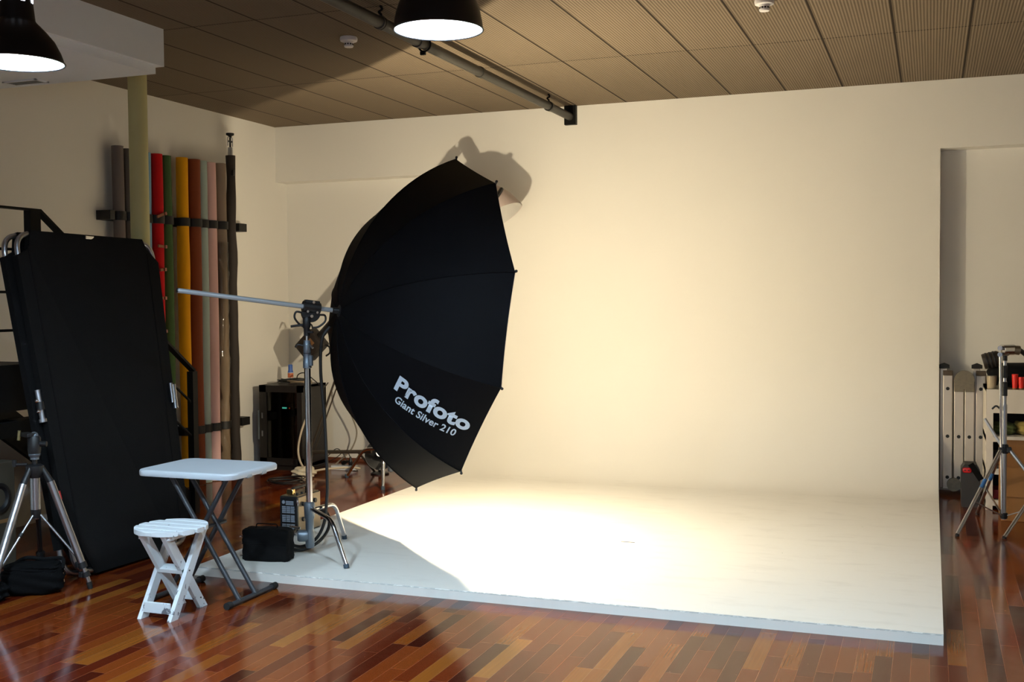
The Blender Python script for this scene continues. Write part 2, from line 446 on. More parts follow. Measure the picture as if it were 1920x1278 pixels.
pendant((-2.75, 1.55, 2.5), .176, PROF_ROUND, 'unseen black bell pendant lamp added over the near side, left one', .09, False, 1650)  # unseen pair added to light the platform edge from the front
pendant((-0.75, 1.75, 2.5), .176, PROF_ROUND, 'unseen black bell pendant lamp added over the near side, right one', .09, False, 1650)

# ------------------------------------------------------------------ smoke detectors, ceiling pipe
def smoke(x, y, label):
    t = thing('smoke_detector', (x, y, ZC), label, 'smoke detector', 'white smoke detectors')
    m = pm('detector_white', (225, 222, 220), 0.5, var=0.02)
    MB().lathe([(.052, 0), (.054, -.012), (.051, -.024), (.03, -.028)], (x, y, ZC), seg=32).build('base', m, t)
    MB().lathe([(.03, -.026), (.031, -.034), (.026, -.036), (.026, -.050), (.029, -.052), (.026, -.06), (0, -.062)], (x, y, ZC), seg=32).build('sensor_head', m, t)
    b = MB()
    for i in range(10):
        a = 2 * PI * i / 10; b.box((x + .0262 * math.cos(a), y + .0262 * math.sin(a), ZC - .043), (.003, .009, .009), Matrix.Rotation(a, 3, 'Z'))
    b.build('sensor_slots', m_black, t, 0)
smoke(-3.36, 6.14, 'white smoke detector left of the black pendant lamp')
smoke(-0.86, 6.24, 'white smoke detector on ceiling panels at top right')
PX, PZ, PR = -2.84, 3.02, 0.032
pp = thing('ceiling_pipe', (PX, 6.0, 2.98), 'dark steel pipe slung under the ceiling up to the back wall', 'pipe')
m_pipe = pm('dark_pipe_steel', (52, 49, 44), 0.5, 0.2, var=0.15)
MB().cyl((PX, 1.0, PZ), (PX, 9.0, PZ), PR, seg=24).build('pipe', m_pipe, pp)
for yy in (5.55, 6.03, 7.0, 8.45):
    MB().lathe([(PR, -.02), (PR + .006, -.018), (PR + .006, .018), (PR, .02)], (PX, yy, PZ), (0, 1, 0), 24).build('collar', m_pipe, pp)
for yy in (5.55, 8.42):
    hk = MB().tube(curve([(PX, yy, ZC), (PX + .012, yy, ZC - .02), (PX - .008, yy, ZC - .034), (PX + .006, yy, ZC - .05), (PX, yy, PZ + PR)]), .007, 8)
    hk.tube([(PX + (PR + .004) * math.cos(a), yy, PZ + (PR + .004) * math.sin(a)) for a in [2 * PI * i / 20 for i in range(20)]], .004, 6, closed=True)
    hk.build('hook', m_blackm, pp)
MB().box2((PX - .05, 8.985, 2.955), (PX + .05, 9.03, ZC)).build('wall_bracket', m_blackm, pp, 0)
rg_ = MB().tube([(PX + (PR + .008) * math.cos(a), 6.12, PZ + (PR + .008) * math.sin(a)) for a in [2 * PI * i / 20 for i in range(20)]], .006, 6, closed=True)
rg_.box((PX - .01, 6.12, PZ - PR - .018), (.03, .02, .02)); rg_.build('clamp_ring', m_blackm, pp)

# ------------------------------------------------------------------ paper roll rack on the left wall
m_rack = pm('rack_black', (20, 18, 17), 0.55, var=0.1)
def rack(z, y0, y1, label):
    t = thing('wall_rack', (XL, (y0 + y1) / 2, z - .035), label, 'rack', 'black wall racks holding the paper rolls')
    MB().box2((XL, y0, z - .035), (XL + .04, y1, z + .035), .003).build('rail', m_rack, t, 0)
    for a, b in ((y0, y0 + .05), (y1 - .115, y1)): MB().box2((XL + .0405, a, z - .035), (XL + .13, b, z + .035), .003).build('end_block', m_rack, t, 0)
    return t
ru = rack(2.14, 6.62, 8.355, 'upper black rail on left wall holding upright paper rolls')
rl = rack(0.455, 6.62, 8.355, 'lower black rail on left wall near the rack cabinet')
def roll_mat(name, c): return pm('paper_' + name, c, 0.75, spec=0.2, var=0.05, scale=3)
ROLLS = [
    ('charcoal grey', (112, 102, 98), 6.765, .043, 2.655, 'grey paper roll at the far left of the rack'),
    ('dim grey', (100, 92, 84), 6.875, .048, 2.645, 'grey paper roll half hidden behind the olive column'),
    ('blue', (120, 160, 190), 7.085, .036, 2.645, 'pale blue roll edge between olive column and red roll'),
    ('red', (190, 14, 20), 7.185, .050, 2.645, 'bright red paper roll upright in the wall rack'),
    ('green', (66, 92, 52), 7.305, .047, 2.645, 'dark green paper roll beside the red roll'),
    ('yellow', (226, 158, 10), 7.515, .047, 2.655, 'golden yellow paper roll upright in the wall rack'),
    ('brown', (124, 62, 36), 7.645, .056, 2.655, 'rust brown paper roll beside the yellow roll'),
    ('sage', (160, 176, 170), 7.755, .05, 2.655, 'pale sage green paper roll beside the pink roll'),
    ('pink', (216, 176, 172), 7.865, .055, 2.652, 'pale pink paper roll upright in the wall rack'),
    ('taupe', (140, 124, 108), 8.005, .056, 2.66, 'taupe paper roll in shiny clear plastic wrap'),
]
GR = 'upright paper rolls on the left wall rack'
for nm, c, y, r, h, lab in ROLLS:
    x = XL + .045 + r
    t = thing('paper_roll', (x, y, 0), lab, 'paper roll', GR)
    b = MB(); n = 26; pts = []; rad = []
    for i in range(n + 1):
        z = .005 + (h - .005) * i / n
        pts.append((x + .0012 * math.sin(z * 5 + y * 9), y + .004 * math.sin(z * 2.1 + y * 11), z))
        q = r * (1 + .012 * math.sin(z * 3.7 + y * 20))
        if nm == 'yellow': q = r * (1 + .10 * math.exp(-((z - 1.75) / .22) ** 2))
        rad.append(q)
    b.tube(pts, rad, 28, caps=False); b.build('paper', roll_mat(nm, c), t)
    MB().lathe([(r * .55, h - .06), (r * .55, h - .004), (r * .99, h - .0015)], (x, y, 0), seg=24).build('core', pm('cardboard_core', (120, 96, 70), 0.8), t)
    MB().cyl((x, y, 0), (x, y, .02), r * .9).build('foot', pm('cardboard_core', (120, 96, 70), 0.8), t)
    for z, root in ((2.14, ru), (0.455, rl)):
        hd = MB()
        arc = [(x + (r + .010) * math.cos(a), y + (r + .010) * math.sin(a)) for a in [PI / 2 * 1.0 - PI * i / 14 for i in range(15)]]
        arc = [(XL + .038, arc[0][1])] + arc + [(XL + .038, arc[-1][1])]
        inn = [(x + (r + .003) * math.cos(a), y + (r + .003) * math.sin(a)) for a in [PI / 2 - PI * i / 14 for i in range(15)]]
        inn = [(XL + .038, inn[0][1])] + inn + [(XL + .038, inn[-1][1])]
        bm_ = hd.bm
        for zz0, zz1 in ((z - .033, z + .033),):
            ra = [bm_.verts.new((p[0], p[1], zz0)) for p in arc]; rb = [bm_.verts.new((p[0], p[1], zz1)) for p in arc]
            ia = [bm_.verts.new((p[0], p[1], zz0)) for p in inn]; ib = [bm_.verts.new((p[0], p[1], zz1)) for p in inn]
            for k in range(len(arc) - 1):
                bm_.faces.new((ra[k], ra[k + 1], rb[k + 1], rb[k])); bm_.faces.new((ia[k], ib[k], ib[k + 1], ia[k + 1]))
                bm_.faces.new((rb[k], rb[k + 1], ib[k + 1], ib[k])); bm_.faces.new((ra[k], ia[k], ia[k + 1], ra[k + 1]))
        hd.build('holder_strap', m_rack, root, 40)
    if nm == 'taupe':
        wb = MB(); pts = []; rad = []
        N, S_ = 70, 26
        ring = []
        for i in range(N + 1):
            z = .05 + 1.95 * i / N; row = []
            for k in range(S_):
                a = 2 * PI * k / S_
                q = r + .006 + .0045 * math.sin(a * 3 + z * 9) * math.sin(z * 17 + a) + .003 * math.sin(z * 43 + a * 5)
                row.append(wb.bm.verts.new((x + q * math.cos(a), y + q * math.sin(a), z)))
            ring.append(row)
        for i in range(N):
            for k in range(S_):
                j = (k + 1) % S_; wb.bm.faces.new((ring[i][k], ring[i][j], ring[i + 1][j], ring[i + 1][k]))
        wb.build('plastic_wrap', mat_glass('clear_wrap', (240, 236, 228), 0.08), t, 60)
# black covered pole with metal spigot standing at the end of the rack
px_, py_ = XL + .045 + .045, 8.185
t = thing('backdrop_pole', (px_, py_, 0), 'black covered pole with metal tip at right end of rack', 'pole')
b = MB(); pts = [(px_ + .002 * math.sin(i), py_ + .004 * math.sin(i * .7), .005 + 2.745 * i / 30) for i in range(31)]
b.tube(pts, [.045 - .006 * (i / 30) + .003 * math.sin(i * 1.3) for i in range(31)], 20); b.build('fabric_cover', pm('brown_black_cloth', (46, 38, 33), 0.8, bump=.3, bscale=40), t)
MB().cyl((px_, py_, 2.75), (px_, py_, 2.82), .022, .019).build('metal_neck', m_alu, t)
k = MB(); k.cyl((px_, py_, 2.82), (px_, py_, 2.915), .008).cyl((px_, py_ - .026, 2.87), (px_, py_ + .026, 2.87), .008)
k.build('spigot', m_black, t)
k = MB(); k.tube(bend([(px_, py_ - .034, 2.83), (px_, py_ - .034, 2.905), (px_, py_ + .034, 2.905), (px_, py_ + .034, 2.83)], .01), .004, 6); k.build('wire_cage', m_alu, t)
MB().lathe([(0, 2.905), (.014, 2.905), (.014, 2.915), (.034, 2.925), (.034, 2.94), (0, 2.94)], (px_, py_, 0)).build('foot_pad', m_rubber, t)
MB().box((px_ + .035, py_ - .02, 2.6), (.03, .03, .05), None, .005).build('catch', m_black, t)
# spring clips on the red roll
for zc, rz, ln, lab in ((2.172, .35, .11, 'topmost wooden clip across the red roll at the upper rail'), (1.93, -.05, .09, 'second brown clip from the top on the red roll'),
                        (1.75, .1, .055, 'third brown clip from the top on the red roll'), (1.53, 0, .05, 'fourth brown clip from the top on the red roll'), (1.27, .2, .05, 'lowest brown clip on the red roll')):
    xx = XL + .045 + .100 + .010; yy = 7.185 - .02
    t = thing('clip', (xx, yy, zc), lab, 'clip', 'brown clips on the red roll')
    R = Matrix.Rotation(rz, 3, 'X')
    MB().box((xx, yy, zc), (.012, ln, .022), R, .003).build('jaw', pm('clip_wood', (150, 92, 60), 0.6), t, 0)
    MB().box(Vector((xx + .012, yy, zc)) + R @ Vector((0, ln * .35, 0)), (.014, .022, .026), R, .003).build('spring', pm('clip_spring', (150, 100, 86), 0.4, .6), t, 0)

# ------------------------------------------------------------------ steel staircase and railing behind the bed
SX = -4.90
st = thing('staircase', (SX - .35, 5.4, 0), 'black steel staircase with railing behind the black folding bed', 'staircase')
MB().box2((-5.70, 4.0, .885), (SX, 5.22, 1.15)).build('landing', m_blackm, st, 0)
MB().box2((SX - .06, 4.0, .735), (SX, 5.35, .822)).build('lower_beam', m_blackm, st, 0)
for yy in (4.15,): MB().box2((SX - .05, yy, 0), (SX, yy + .05, 1.15)).build('landing_post', m_blackm, st, 0)
H0, H1 = Vector((SX, 5.17, 2.042)), Vector((SX, 6.61, 1.012))
MB().bar((SX, 3.6, 2.042), (SX, 5.17, 2.042), .05, .012).build('top_rail', m_blackm, st, 0)
MB().bar(H0, H1, .05, .016).build('handrail', m_blackm, st, 0)
MB().box2((SX - .025, 5.09, 1.15), (SX + .025, 5.17, 2.036)).build('newel_post', m_blackm, st, 0)
MB().box2((SX - .025, 6.575, 0), (SX + .025, 6.63, 1.008)).build('bottom_post', m_blackm, st, 0)
for z in (1.807, 1.564, 1.346): MB().cyl((SX, 3.6, z), (SX, 5.12, z), .008, seg=10).build('rod', m_blackm, st)
for dz in (.24, .48): MB().cyl(H0 - Vector((0, 0, dz)), H1 - Vector((0, 0, dz)), .009, seg=10).build('slanting_rod', m_blackm, st)
for xx in (SX - .03, -5.60):
    MB().bar((xx, 5.2, 1.0), (xx, 6.6, .02), .04, .2).build('stringer', m_blackm, st, 0)
for i in range(5):
    f = (i + 1) / 6; MB().box2((-5.58, 5.2 + 1.4 * f - .12, 1.13 - 1.13 * f - .03), (SX - .05, 5.2 + 1.4 * f + .12, 1.13 - 1.13 * f)).build('tread', m_blackm, st, 0)

# dark box with round ring under the landing
sb = thing('speaker_box', (-5.02, 4.78, 0), 'dim beige speaker box with round black ring under the stairs', 'speaker')
m_spk = pm('dim_beige_board', (74, 66, 54), 0.7)
MB().box2((-5.25, 4.55, 0), (-4.93, 4.98, .60), .006).build('cabinet', m_spk, sb, 0)
MB().lathe([(.09, -.001), (.088, .012), (.07, .012), (.06, .002), (.03, -.012), (0, -.006)], (-4.93, 4.85, .40), (1, 0, 0)).build('woofer', m_black, sb)
MB().box2((-4.932, 4.55, .255), (-4.926, 4.98, .275)).build('wood_edge', pm('wood_edge', (150, 112, 70), 0.6), sb, 0)

# ------------------------------------------------------------------ folded camp bed leaning on its side
bed = thing('folding_bed', (-4.32, 5.2, 0), 'tall black folding camp bed standing upright against the stairs', 'folding bed')
BL, BR, TR, TL = Vector((-4.315, 4.77, .035)), Vector((-4.265, 5.66, .035)), Vector((-4.545, 5.735, 1.865)), Vector((-4.690, 4.775, 1.885))
def bq(s, t, o=0.0):      # s across, t up, o depth behind
    p = lerp(lerp(BL, BR, s), lerp(TL, TR, s), t)
    n = (BR - BL).cross(TL - BL).normalized()
    if n.x < 0: n = -n
    return p - n * o
def bed_layer(o, s0, s1, tag_):
    ring = [bq(s0, .0, o), bq(s1, .0, o), bq(s1, 1, o), bq(s0, 1, o)]
    P = ring + ring[:2]
    pts = []
    for i in range(4):
        a, b, c = P[i - 1] if i else ring[3], ring[i], P[i + 1]
        d0, d1 = (a - b).normalized(), (c - b).normalized(); q = .11
        for k in range(9):
            u = k / 8; s_, e_ = b + d0 * q, b + d1 * q
            pts.append(s_ * (1 - u) ** 2 + b * 2 * u * (1 - u) + e_ * u * u)
    MB().tube(pts, .015, 10, closed=True).build('frame_tube', m_alu, bed)
    # cloth sleeve: notched corners leave the tube bare
    cs, ct = .09, .048
    w = s1 - s0
    out = [(s0 - .023, ct + .03), (s0 + .05, ct + .03), (s0 + .135, -.012), (s1 - cs * 1.6, -.012), (s1 - cs * 1.6, ct * .6), (s1 + .023, ct + .02), (s1 + .023, 1 - ct - .02), (s1 - cs * .7, 1 - ct * .5), (s1 - cs, 1.008), (s0 + cs, 1.008), (s0 + cs * .7, 1 - ct), (s0 - .023, 1 - ct - .02)]
    b_ = MB()
    fr_ = [bq(s, t, o - .0195) for s, t in out]
    nrm = (bq(.5, .5, o + .0195) - bq(.5, .5, o - .0195))
    b_.prism(fr_, nrm)
    b_.build('cloth_panel', m_fabric, bed, 0)
bed_layer(0.0, 0.0, 1.0, 'front')
bed_layer(0.055, -0.035, 0.985, 'back')
m_seam = pm('black_webbing', (14, 14, 15), 0.9, spec=.1)
for s in (.06, .94):
    MB().bar(bq(s, .04, -.02), bq(s, .96, -.02), .012, .003, up=(1, 0, 0)).build('edge_seam', m_seam, bed, 0)
def bsleeve(s, t0, t1, o, r, mat, name): MB().cyl(bq(s, t0, o), bq(s, t1, o), r).build(name, mat, bed)
bsleeve(-.036, .503, .538, .0, .016, m_alu, 'hinge_tube'); bsleeve(-.036, .452, .480, .0, .016, m_alu, 'hinge_tube')
bsleeve(-.036, .480, .503, .0, .021, m_black, 'hinge_clamp'); bsleeve(-.036, .444, .454, .0, .021, m_alu, 'hinge_collar')
for t_ in (.506, .476): MB().ball(bq(-.066, t_, -.012), .011).build('hinge_bolt', m_chrome, bed)
bsleeve(1.012, .44, .52, -.03, .015, m_alu, 'hinge_tube'); bsleeve(.985, .46, .525, -.034, .011, m_alu, 'hinge_tube')
MB().box(bq(.5, 1.0, -.018), (.012, .07, .02), None, .003).build('chrome_catch', m_chrome, bed, 0)

# ------------------------------------------------------------------ silver tripod at left
TA = Vector((-4.355, 4.535, 0))
tp = thing('tripod', (TA.x, TA.y, 0), 'silver camera tripod with black ball head by the folding bed', 'tripod')
feet = [Vector((-4.127, 4.666, .012)), Vector((-4.35, 4.19, .012)), Vector((-4.58, 4.80, .012))]
top = TA + Vector((0, 0, .645))
MB().lathe([(.0, -.05), (.03, -.05), (.045, -.02), (.045, .012), (.03, .02), (0, .02)], top, seg=24).build('spider', m_black, tp)
MB().box(top + Vector((0, 0, .0)), (.075, .055, .03), Matrix.Rotation(-.35, 3, 'Z'), .006).build('top_casting', pm('slate_plastic', (62, 66, 74), 0.5), tp, 0)
for i, f in enumerate(feet):
    d = Vector((f.x - TA.x, f.y - TA.y, 0)).normalized()
    h = top + d * .055 + Vector((0, 0, -.01)); ax = (f - h)
    dark = (i == 2)
    lg = MB().cyl(h + ax * .10, h + ax * .80, .0195 if not dark else .013).build('leg', m_alu if not dark else m_black, tp)
    MB().cyl(top + d * .035, h + ax * .11, .014, .018).build('leg_hinge', m_black, lg)
    for a, b, r in ((.79, .84, .023), (.875, .915, .021)): MB().cyl(h + ax * a, h + ax * b, r).build('leg_lock', m_black, lg)
    for a in (.80, .885): MB().box(h + ax * (a + .01) - d * .02, (.022, .03, .03), None, .004).build('lock_lever', m_black, lg, 0)
    MB().cyl(h + ax * .84, h + ax * .965, .012).build('lower_tube', m_alu, lg)
    MB().cyl(h + ax * .96, f - Vector((0, 0, .012)), .015, .012).build('rubber_foot', m_rubber, lg)
    c0 = TA + Vector((0, 0, .40)) + d * .022
    br = MB().cyl(c0, h + ax * .79, .0065, seg=10).build('brace', m_alu if not dark else m_black, tp)
    if i == 0:
        MB().box(h + ax * .22 + d * .017, (.006, .02, .045), Matrix.Rotation(-.3, 3, 'Y')).build('badge', pm('red_badge', (170, 40, 40), 0.5), lg, 0)
    if i == 1: MB().cyl(lerp(c0, h + ax * .79, .3), lerp(c0, h + ax * .79, .36), .011).build('brace_lock', m_black, br)
MB().cyl(TA + Vector((0, 0, .43)), TA + Vector((0, 0, .60)), .025).build('column_sleeve', m_alu, tp)
MB().lathe([(.0, .385), (.02, .385), (.024, .40), (.026, .43), (.0, .43)], TA).build('brace_collar', m_black, tp)
MB().lathe([(0, .375), (.014, .378), (.019, .39), (0, .392)], TA).build('end_cap', m_alu, tp)
MB().cyl(TA + Vector((0, 0, .60)), TA + Vector((0, 0, .72)), .013).build('centre_column', m_black, tp)
T0 = TA + Vector((0, 0, .69))
hd = MB().lathe([(0, .03), (.03, .032), (.033, .05), (.033, .112), (.026, .122), (0, .122)], T0, seg=28).build('ball_head', m_black, tp, label='black ball head')
MB().lathe([(0, .0), (.022, 0), (.022, .012), (.028, .018), (.03, .028), (.026, .034), (0, .034)], T0).build('panning_base', m_grey_metal, hd)
MB().ball(T0 + Vector((0, 0, .122)), .022).build('ball', m_grey_metal, hd)
MB().box(T0 + Vector((-.03, -.012, .128)), (.085, .045, .022), Matrix.Rotation(-.35, 3, 'Z'), .004).build('plate_clamp', m_black, hd, 0)
MB().cyl(T0 + Vector((-.075, -.03, .10)), T0 + Vector((-.07, -.027, .15)), .008).build('clamp_lever', pm('brass_dull', (150, 140, 100), .4, .8), hd)
MB().cyl(T0 + Vector((.03, .012, .08)), T0 + Vector((.06, .023, .08)), .014).build('lock_knob', m_black, hd)
kb = MB().cyl(TA + Vector((-.03, -.02, .665)), TA + Vector((-.085, -.05, .665)), .008).build('crank_arm', m_black, tp)
MB().cyl(TA + Vector((-.085, -.05, .655)), TA + Vector((-.085, -.05, .69)), .012).build('crank_knob', m_black, kb)

# ------------------------------------------------------------------ black bags on the floor under the tripod
def soft_box(c, size, rz, seed, power=2.6, amp=.01):
    b = MB(); rn = random.Random(seed); ph = [rn.uniform(0, 6) for _ in range(6)]
    q = bmesh.ops.create_uvsphere(b.bm, u_segments=40, v_segments=24, radius=1)
    for v in q['verts']:
        p = v.co; L = (abs(p.x) ** power + abs(p.y) ** power + abs(p.z) ** power) ** (1 / power)
        p = p / L
        k = 1 + amp / max(size) * (math.sin(p.x * 7 + ph[0]) * math.sin(p.y * 6 + ph[1]) + math.sin(p.z * 9 + p.x * 5 + ph[2]))
        v.co = Vector((p.x * size[0] / 2 * k, p.y * size[1] / 2 * k, p.z * size[2] / 2 * k))
    bmesh.ops.transform(b.bm, matrix=Matrix.Translation(Vector(c)) @ Matrix.Rotation(rz, 4, 'Z'), verts=q['verts'])
    return b
bg = thing('camera_bag', (-4.33, 4.50, 0), 'black soft camera bag with metal strap clip under the tripod', 'bag')
m_bag = pm('black_bag_cloth', (8, 8, 9), .9, spec=.1, bump=.4, bscale=200)
soft_box((-4.35, 4.50, .075), (.30, .17, .15), .55, 3, 4.0).build('body', m_bag, bg)
soft_box((-4.35, 4.50, .135), (.27, .16, .05), .55, 4, 4.0).build('flap', m_bag, bg)
MB().tube(curve([(-4.22, 4.57, .12), (-4.25, 4.60, .165), (-4.33, 4.56, .165), (-4.42, 4.52, .172), (-4.49, 4.47, .12)]), .010, 8).build('strap', m_seam, bg)
c_ = MB(); c_.tube([(-4.225 + .012 * math.cos(a), 4.575, .115 + .012 * math.sin(a)) for a in [2 * PI * i / 14 for i in range(14)]], .0025, 6, closed=True)
c_.cyl((-4.225, 4.575, .10), (-4.222, 4.578, .05), .004, seg=8); c_.build('strap_clip', m_chrome, bg)
b2 = thing('small_pouch', (-4.44, 4.29, 0), 'small black pouch lying at the left edge of the floor', 'pouch')
soft_box((-4.44, 4.29, .05), (.18, .13, .10), .3, 8, 3.5).build('body', m_bag, b2)
MB().ball((-4.38, 4.235, .03), .014, (1, 1, .7)).build('buckle', m_chrome, b2)

# ------------------------------------------------------------------ white folding table
ft = thing('folding_table', (-3.46, 4.78, 0), 'white plastic folding table with dark tubular legs', 'folding table')
x0, x1, y0, y1, zt = -3.755, -3.178, 4.572, 5.02, .66
def rrect(x0, x1, y0, y1, r, n=6):
    o = []
    for cx, cy, a0 in ((x1 - r, y1 - r, 0), (x0 + r, y1 - r, PI / 2), (x0 + r, y0 + r, PI), (x1 - r, y0 + r, 1.5 * PI)):
        for k in range(n + 1):
            a = a0 + PI / 2 * k / n; o.append((cx + r * math.cos(a), cy + r * math.sin(a)))
    return o
tb = MB(); rows = []
for ins, z in ((.012, zt - .034), (.002, zt - .032), (0, zt - .026), (0, zt - .010), (.004, zt - .003), (.014, zt), (.022, zt - .0012), (.024, zt - .0015)):
    rows.append([tb.bm.verts.new((px, py, z)) for px, py in rrect(x0 + ins, x1 - ins, y0 + ins, y1 - ins, .06 - ins * .5)])
for a, b in zip(rows[:-1], rows[1:]):
    n = len(a)
    for i in range(n): tb.bm.faces.new((a[i], a[(i + 1) % n], b[(i + 1) % n], b[i]))
tb.bm.faces.new(rows[0][::-1]); tb.bm.faces.new(rows[-1])
top_o = tb.build('tabletop', pm('table_plastic', (190, 196, 202), 0.45, var=.02, bump=.12, bscale=220), ft, 30)
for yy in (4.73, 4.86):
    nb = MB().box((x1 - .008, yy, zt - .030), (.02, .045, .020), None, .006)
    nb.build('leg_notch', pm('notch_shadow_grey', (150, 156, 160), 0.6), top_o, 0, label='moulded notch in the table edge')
m_leg = pm('dark_grey_tube', (58, 60, 64), 0.4, 0.3, var=.05)
FBx0, FBx1 = -3.655, -3.203
for fx, ya, yb in ((FBx1, 4.55, 4.985), (FBx0, 4.55, 4.985)):
    fb = MB().cyl((fx, ya + .02, .016), (fx, yb - .02, .016), .0125).build('foot_bar', m_leg, ft)
    for yy in (ya, yb): MB().cyl((fx, yy - .0, .0175), (fx, yy + (.035 if yy == ya else -.035), .0175), .0175).build('end_cap', m_rubber, fb)
# crossing tubes: two go from the right foot up-left, two from the left foot up-right
for yy in (4.66, 4.80): MB().cyl((FBx1, yy, .02), (-3.60, yy, zt - .034), .0125).build('leg', m_leg, ft)
for yy in (4.71, 4.85): MB().cyl((FBx0, yy, .02), (-3.29, yy, zt - .034), .0125).build('leg', m_leg, ft)
MB().cyl((-3.432, 4.64, .36), (-3.432, 4.88, .36), .009).build('pivot_rod', m_leg, ft)
MB().cyl((-3.29, 4.66, zt - .045), (-3.29, 4.90, zt - .045), .009).build('height_rod', m_leg, ft)
for yy in (4.643, 4.875): MB().ball((-3.435, yy, .36), .010).build('rivet', m_chrome, ft)

# ------------------------------------------------------------------ white slatted stool
sl_ = thing('stool', (-3.43, 4.42, 0), 'small white wooden folding stool with a round slatted seat', 'stool')
def stool_mat():
    k = NT('worn_white_paint'); x, y, z, p = k.pos()
    n = k.noise(k.comb(k.math('MULTIPLY', x, 1.0), k.math('MULTIPLY', y, 1.0), k.math('MULTIPLY', z, .6)), 22.0, 6, .7)
    lowz = k.math('MAXIMUM', k.math('SUBTRACT', 1.0, k.math('MULTIPLY', z, 3.4)), 0.0)
    w = k.math('GREATER_THAN', k.math('ADD', n, k.math('MULTIPLY', lowz, .08)), .655)
    base = k.mix(w, rgb((206, 211, 215)), rgb((104, 104, 110)))
    k.put(k.b.inputs['Base Color'], base); k.b.inputs['Roughness'].default_value = .5
    k.bump(k.noise(p, 40.0, 4), .15, .002)
    return k.m
m_st = stool_mat()
cx, cy, R_, zs = -3.425, 4.43, .172, .425
def disc_slat(a, b):
    """slat of a round seat between cy+a and cy+b"""
    up, dn = [], []
    ys = [a + (b - a) * i / 10 for i in range(11)]
    for q in ys: up.append((cx + math.sqrt(max(R_ ** 2 - q * q, 1e-5)), cy + q))
    for q in reversed(ys): dn.append((cx - math.sqrt(max(R_ ** 2 - q * q, 1e-5)), cy + q))
    return up + dn
N_ = 5; g = .016; wS = (2 * R_ - g * (N_ - 1)) / N_
for i in range(N_):
    a = -R_ + i * (wS + g); pl = disc_slat(max(a, -R_ + .001), min(a + wS, R_ - .001))
    s_ = MB(); s_.prism([(px, py, zs - .022) for px, py in pl], (0, 0, .022))
    bmesh.ops.bevel(s_.bm, geom=[e for e in s_.bm.edges if abs(e.verts[0].co.z - e.verts[1].co.z) < 1e-6], offset=.003, segments=1, affect='EDGES')
    s_.build('seat_slat', m_st, sl_, 0)
LW, LT = .05, .022
xa, xb = cx - .085, cx + .085
for xx, sgn in ((xa, -1), (xb, 1)):
    inn = xx - sgn * LT
    f0, f1 = Vector((xx, cy - .115, .0)), Vector((xx, cy + .135, zs - .022))
    g0, g1 = Vector((inn, cy + .145, .0)), Vector((inn, cy - .125, zs - .022))
    for p0, p1 in ((f0, f1), (g0, g1)):
        lg = MB(); hw = LW * .56
        lg.prism([(p0.x - LT / 2, p0.y - hw, 0), (p0.x - LT / 2, p0.y + hw, 0), (p0.x - LT / 2, p1.y + hw, p1.z), (p0.x - LT / 2, p1.y - hw, p1.z)], (LT, 0, 0))
        lg.build('leg', m_st, sl_, 0)
    MB().box((xx - sgn * LT * .5, cy, zs - .034), (.03, .26, .024), None, .002).build('seat_batten', m_st, sl_, 0)
zcr = .215
MB().box((cx, cy + .0, zcr), (.17 - LT, .05, .022), Matrix.Rotation(.35, 3, 'X'), .002).build('middle_rail', m_st, sl_, 0)
MB().box((cx, cy - .118, .055), (.17 - LT, .016, .05), None, .002).build('front_rail', m_st, sl_, 0)
MB().box((cx, cy + .125, .06), (.17 - LT * 3, .016, .05), None, .002).build('rear_rail', m_st, sl_, 0)
for xx, yy, zz in ((xb + .0115, cy - .095, .372), (xb + .0115, cy + .005, .212), (xb + .0115, cy + .115, .05), (xb + .0115, cy + .09, .06)):
    MB().cyl((xx - .002, yy, zz), (xx + .002, yy, zz), .004, seg=10).build('screw', pm('dark_screw', (60, 58, 60), .5), sl_)

# ------------------------------------------------------------------ big umbrella reflector
UC = Vector((-2.80177, 6.16507, 1.35698)); UN = Vector((0.66262995, 0.73692033, -0.13367862))
UU = Vector((0.74359429, -0.66863109, 0.0)); UW = Vector((0.08938169, 0.09940266, 0.99102473)); UA = 0.02023
DEPTH = .62; RHO = (1 + DEPTH ** 2) / (2 * DEPTH); PM = math.asin(1 / RHO)
def rib(i, s, k=1.0, o=0.0):
    a = UA + i * PI / 5; ph = s * PM; r = RHO * math.sin(ph) * k; d = RHO * math.cos(ph) - RHO + DEPTH - o
    return UC + r * (math.cos(a) * UW + math.sin(a) * UU) - d * UN
def can(i, t, s, k=1.0, o=0.0):
    se = s * (1 - .006 * 4 * t * (1 - t)); return rib(i, se, k, o) * (1 - t) + rib(i + 1, se, k, o) * t
um = thing('umbrella_reflector', UC - UN * .3, 'giant black umbrella reflector with white lettering aimed at the white wall', 'umbrella')
def canopy_mesh(k, o, s0=.02):
    b = MB(); NS, NTT = 22, 8; g = {}
    def vert(i, a, c):
        i2, a2 = (i, a) if a < NTT else ((i + 1) % 10, 0)
        key = (i2, a2, c)
        if key not in g: g[key] = b.bm.verts.new(can(i2, a2 / NTT, s0 + (1 - s0) * c / NS, k, o))
        return g[key]
    for i in range(10):
        for a in range(NTT):
            for c in range(NS): b.bm.faces.new((vert(i, a, c), vert(i, a + 1, c), vert(i, a + 1, c + 1), vert(i, a, c + 1)))
    return b
m_nylon = pm('black_nylon', (5, 5, 8), 0.7, spec=0.12, var=.08, scale=4)
canopy = canopy_mesh(1.0, 0.0).build('canopy', m_nylon, um, 12)
m_silver = pm('silver_lining', (196, 196, 194), 0.42, 0.85, var=.05, bump=.2, bscale=30)
canopy_mesh(.992, .006).build('silver_lining', m_silver, um, 12, label='silver inside of the umbrella')
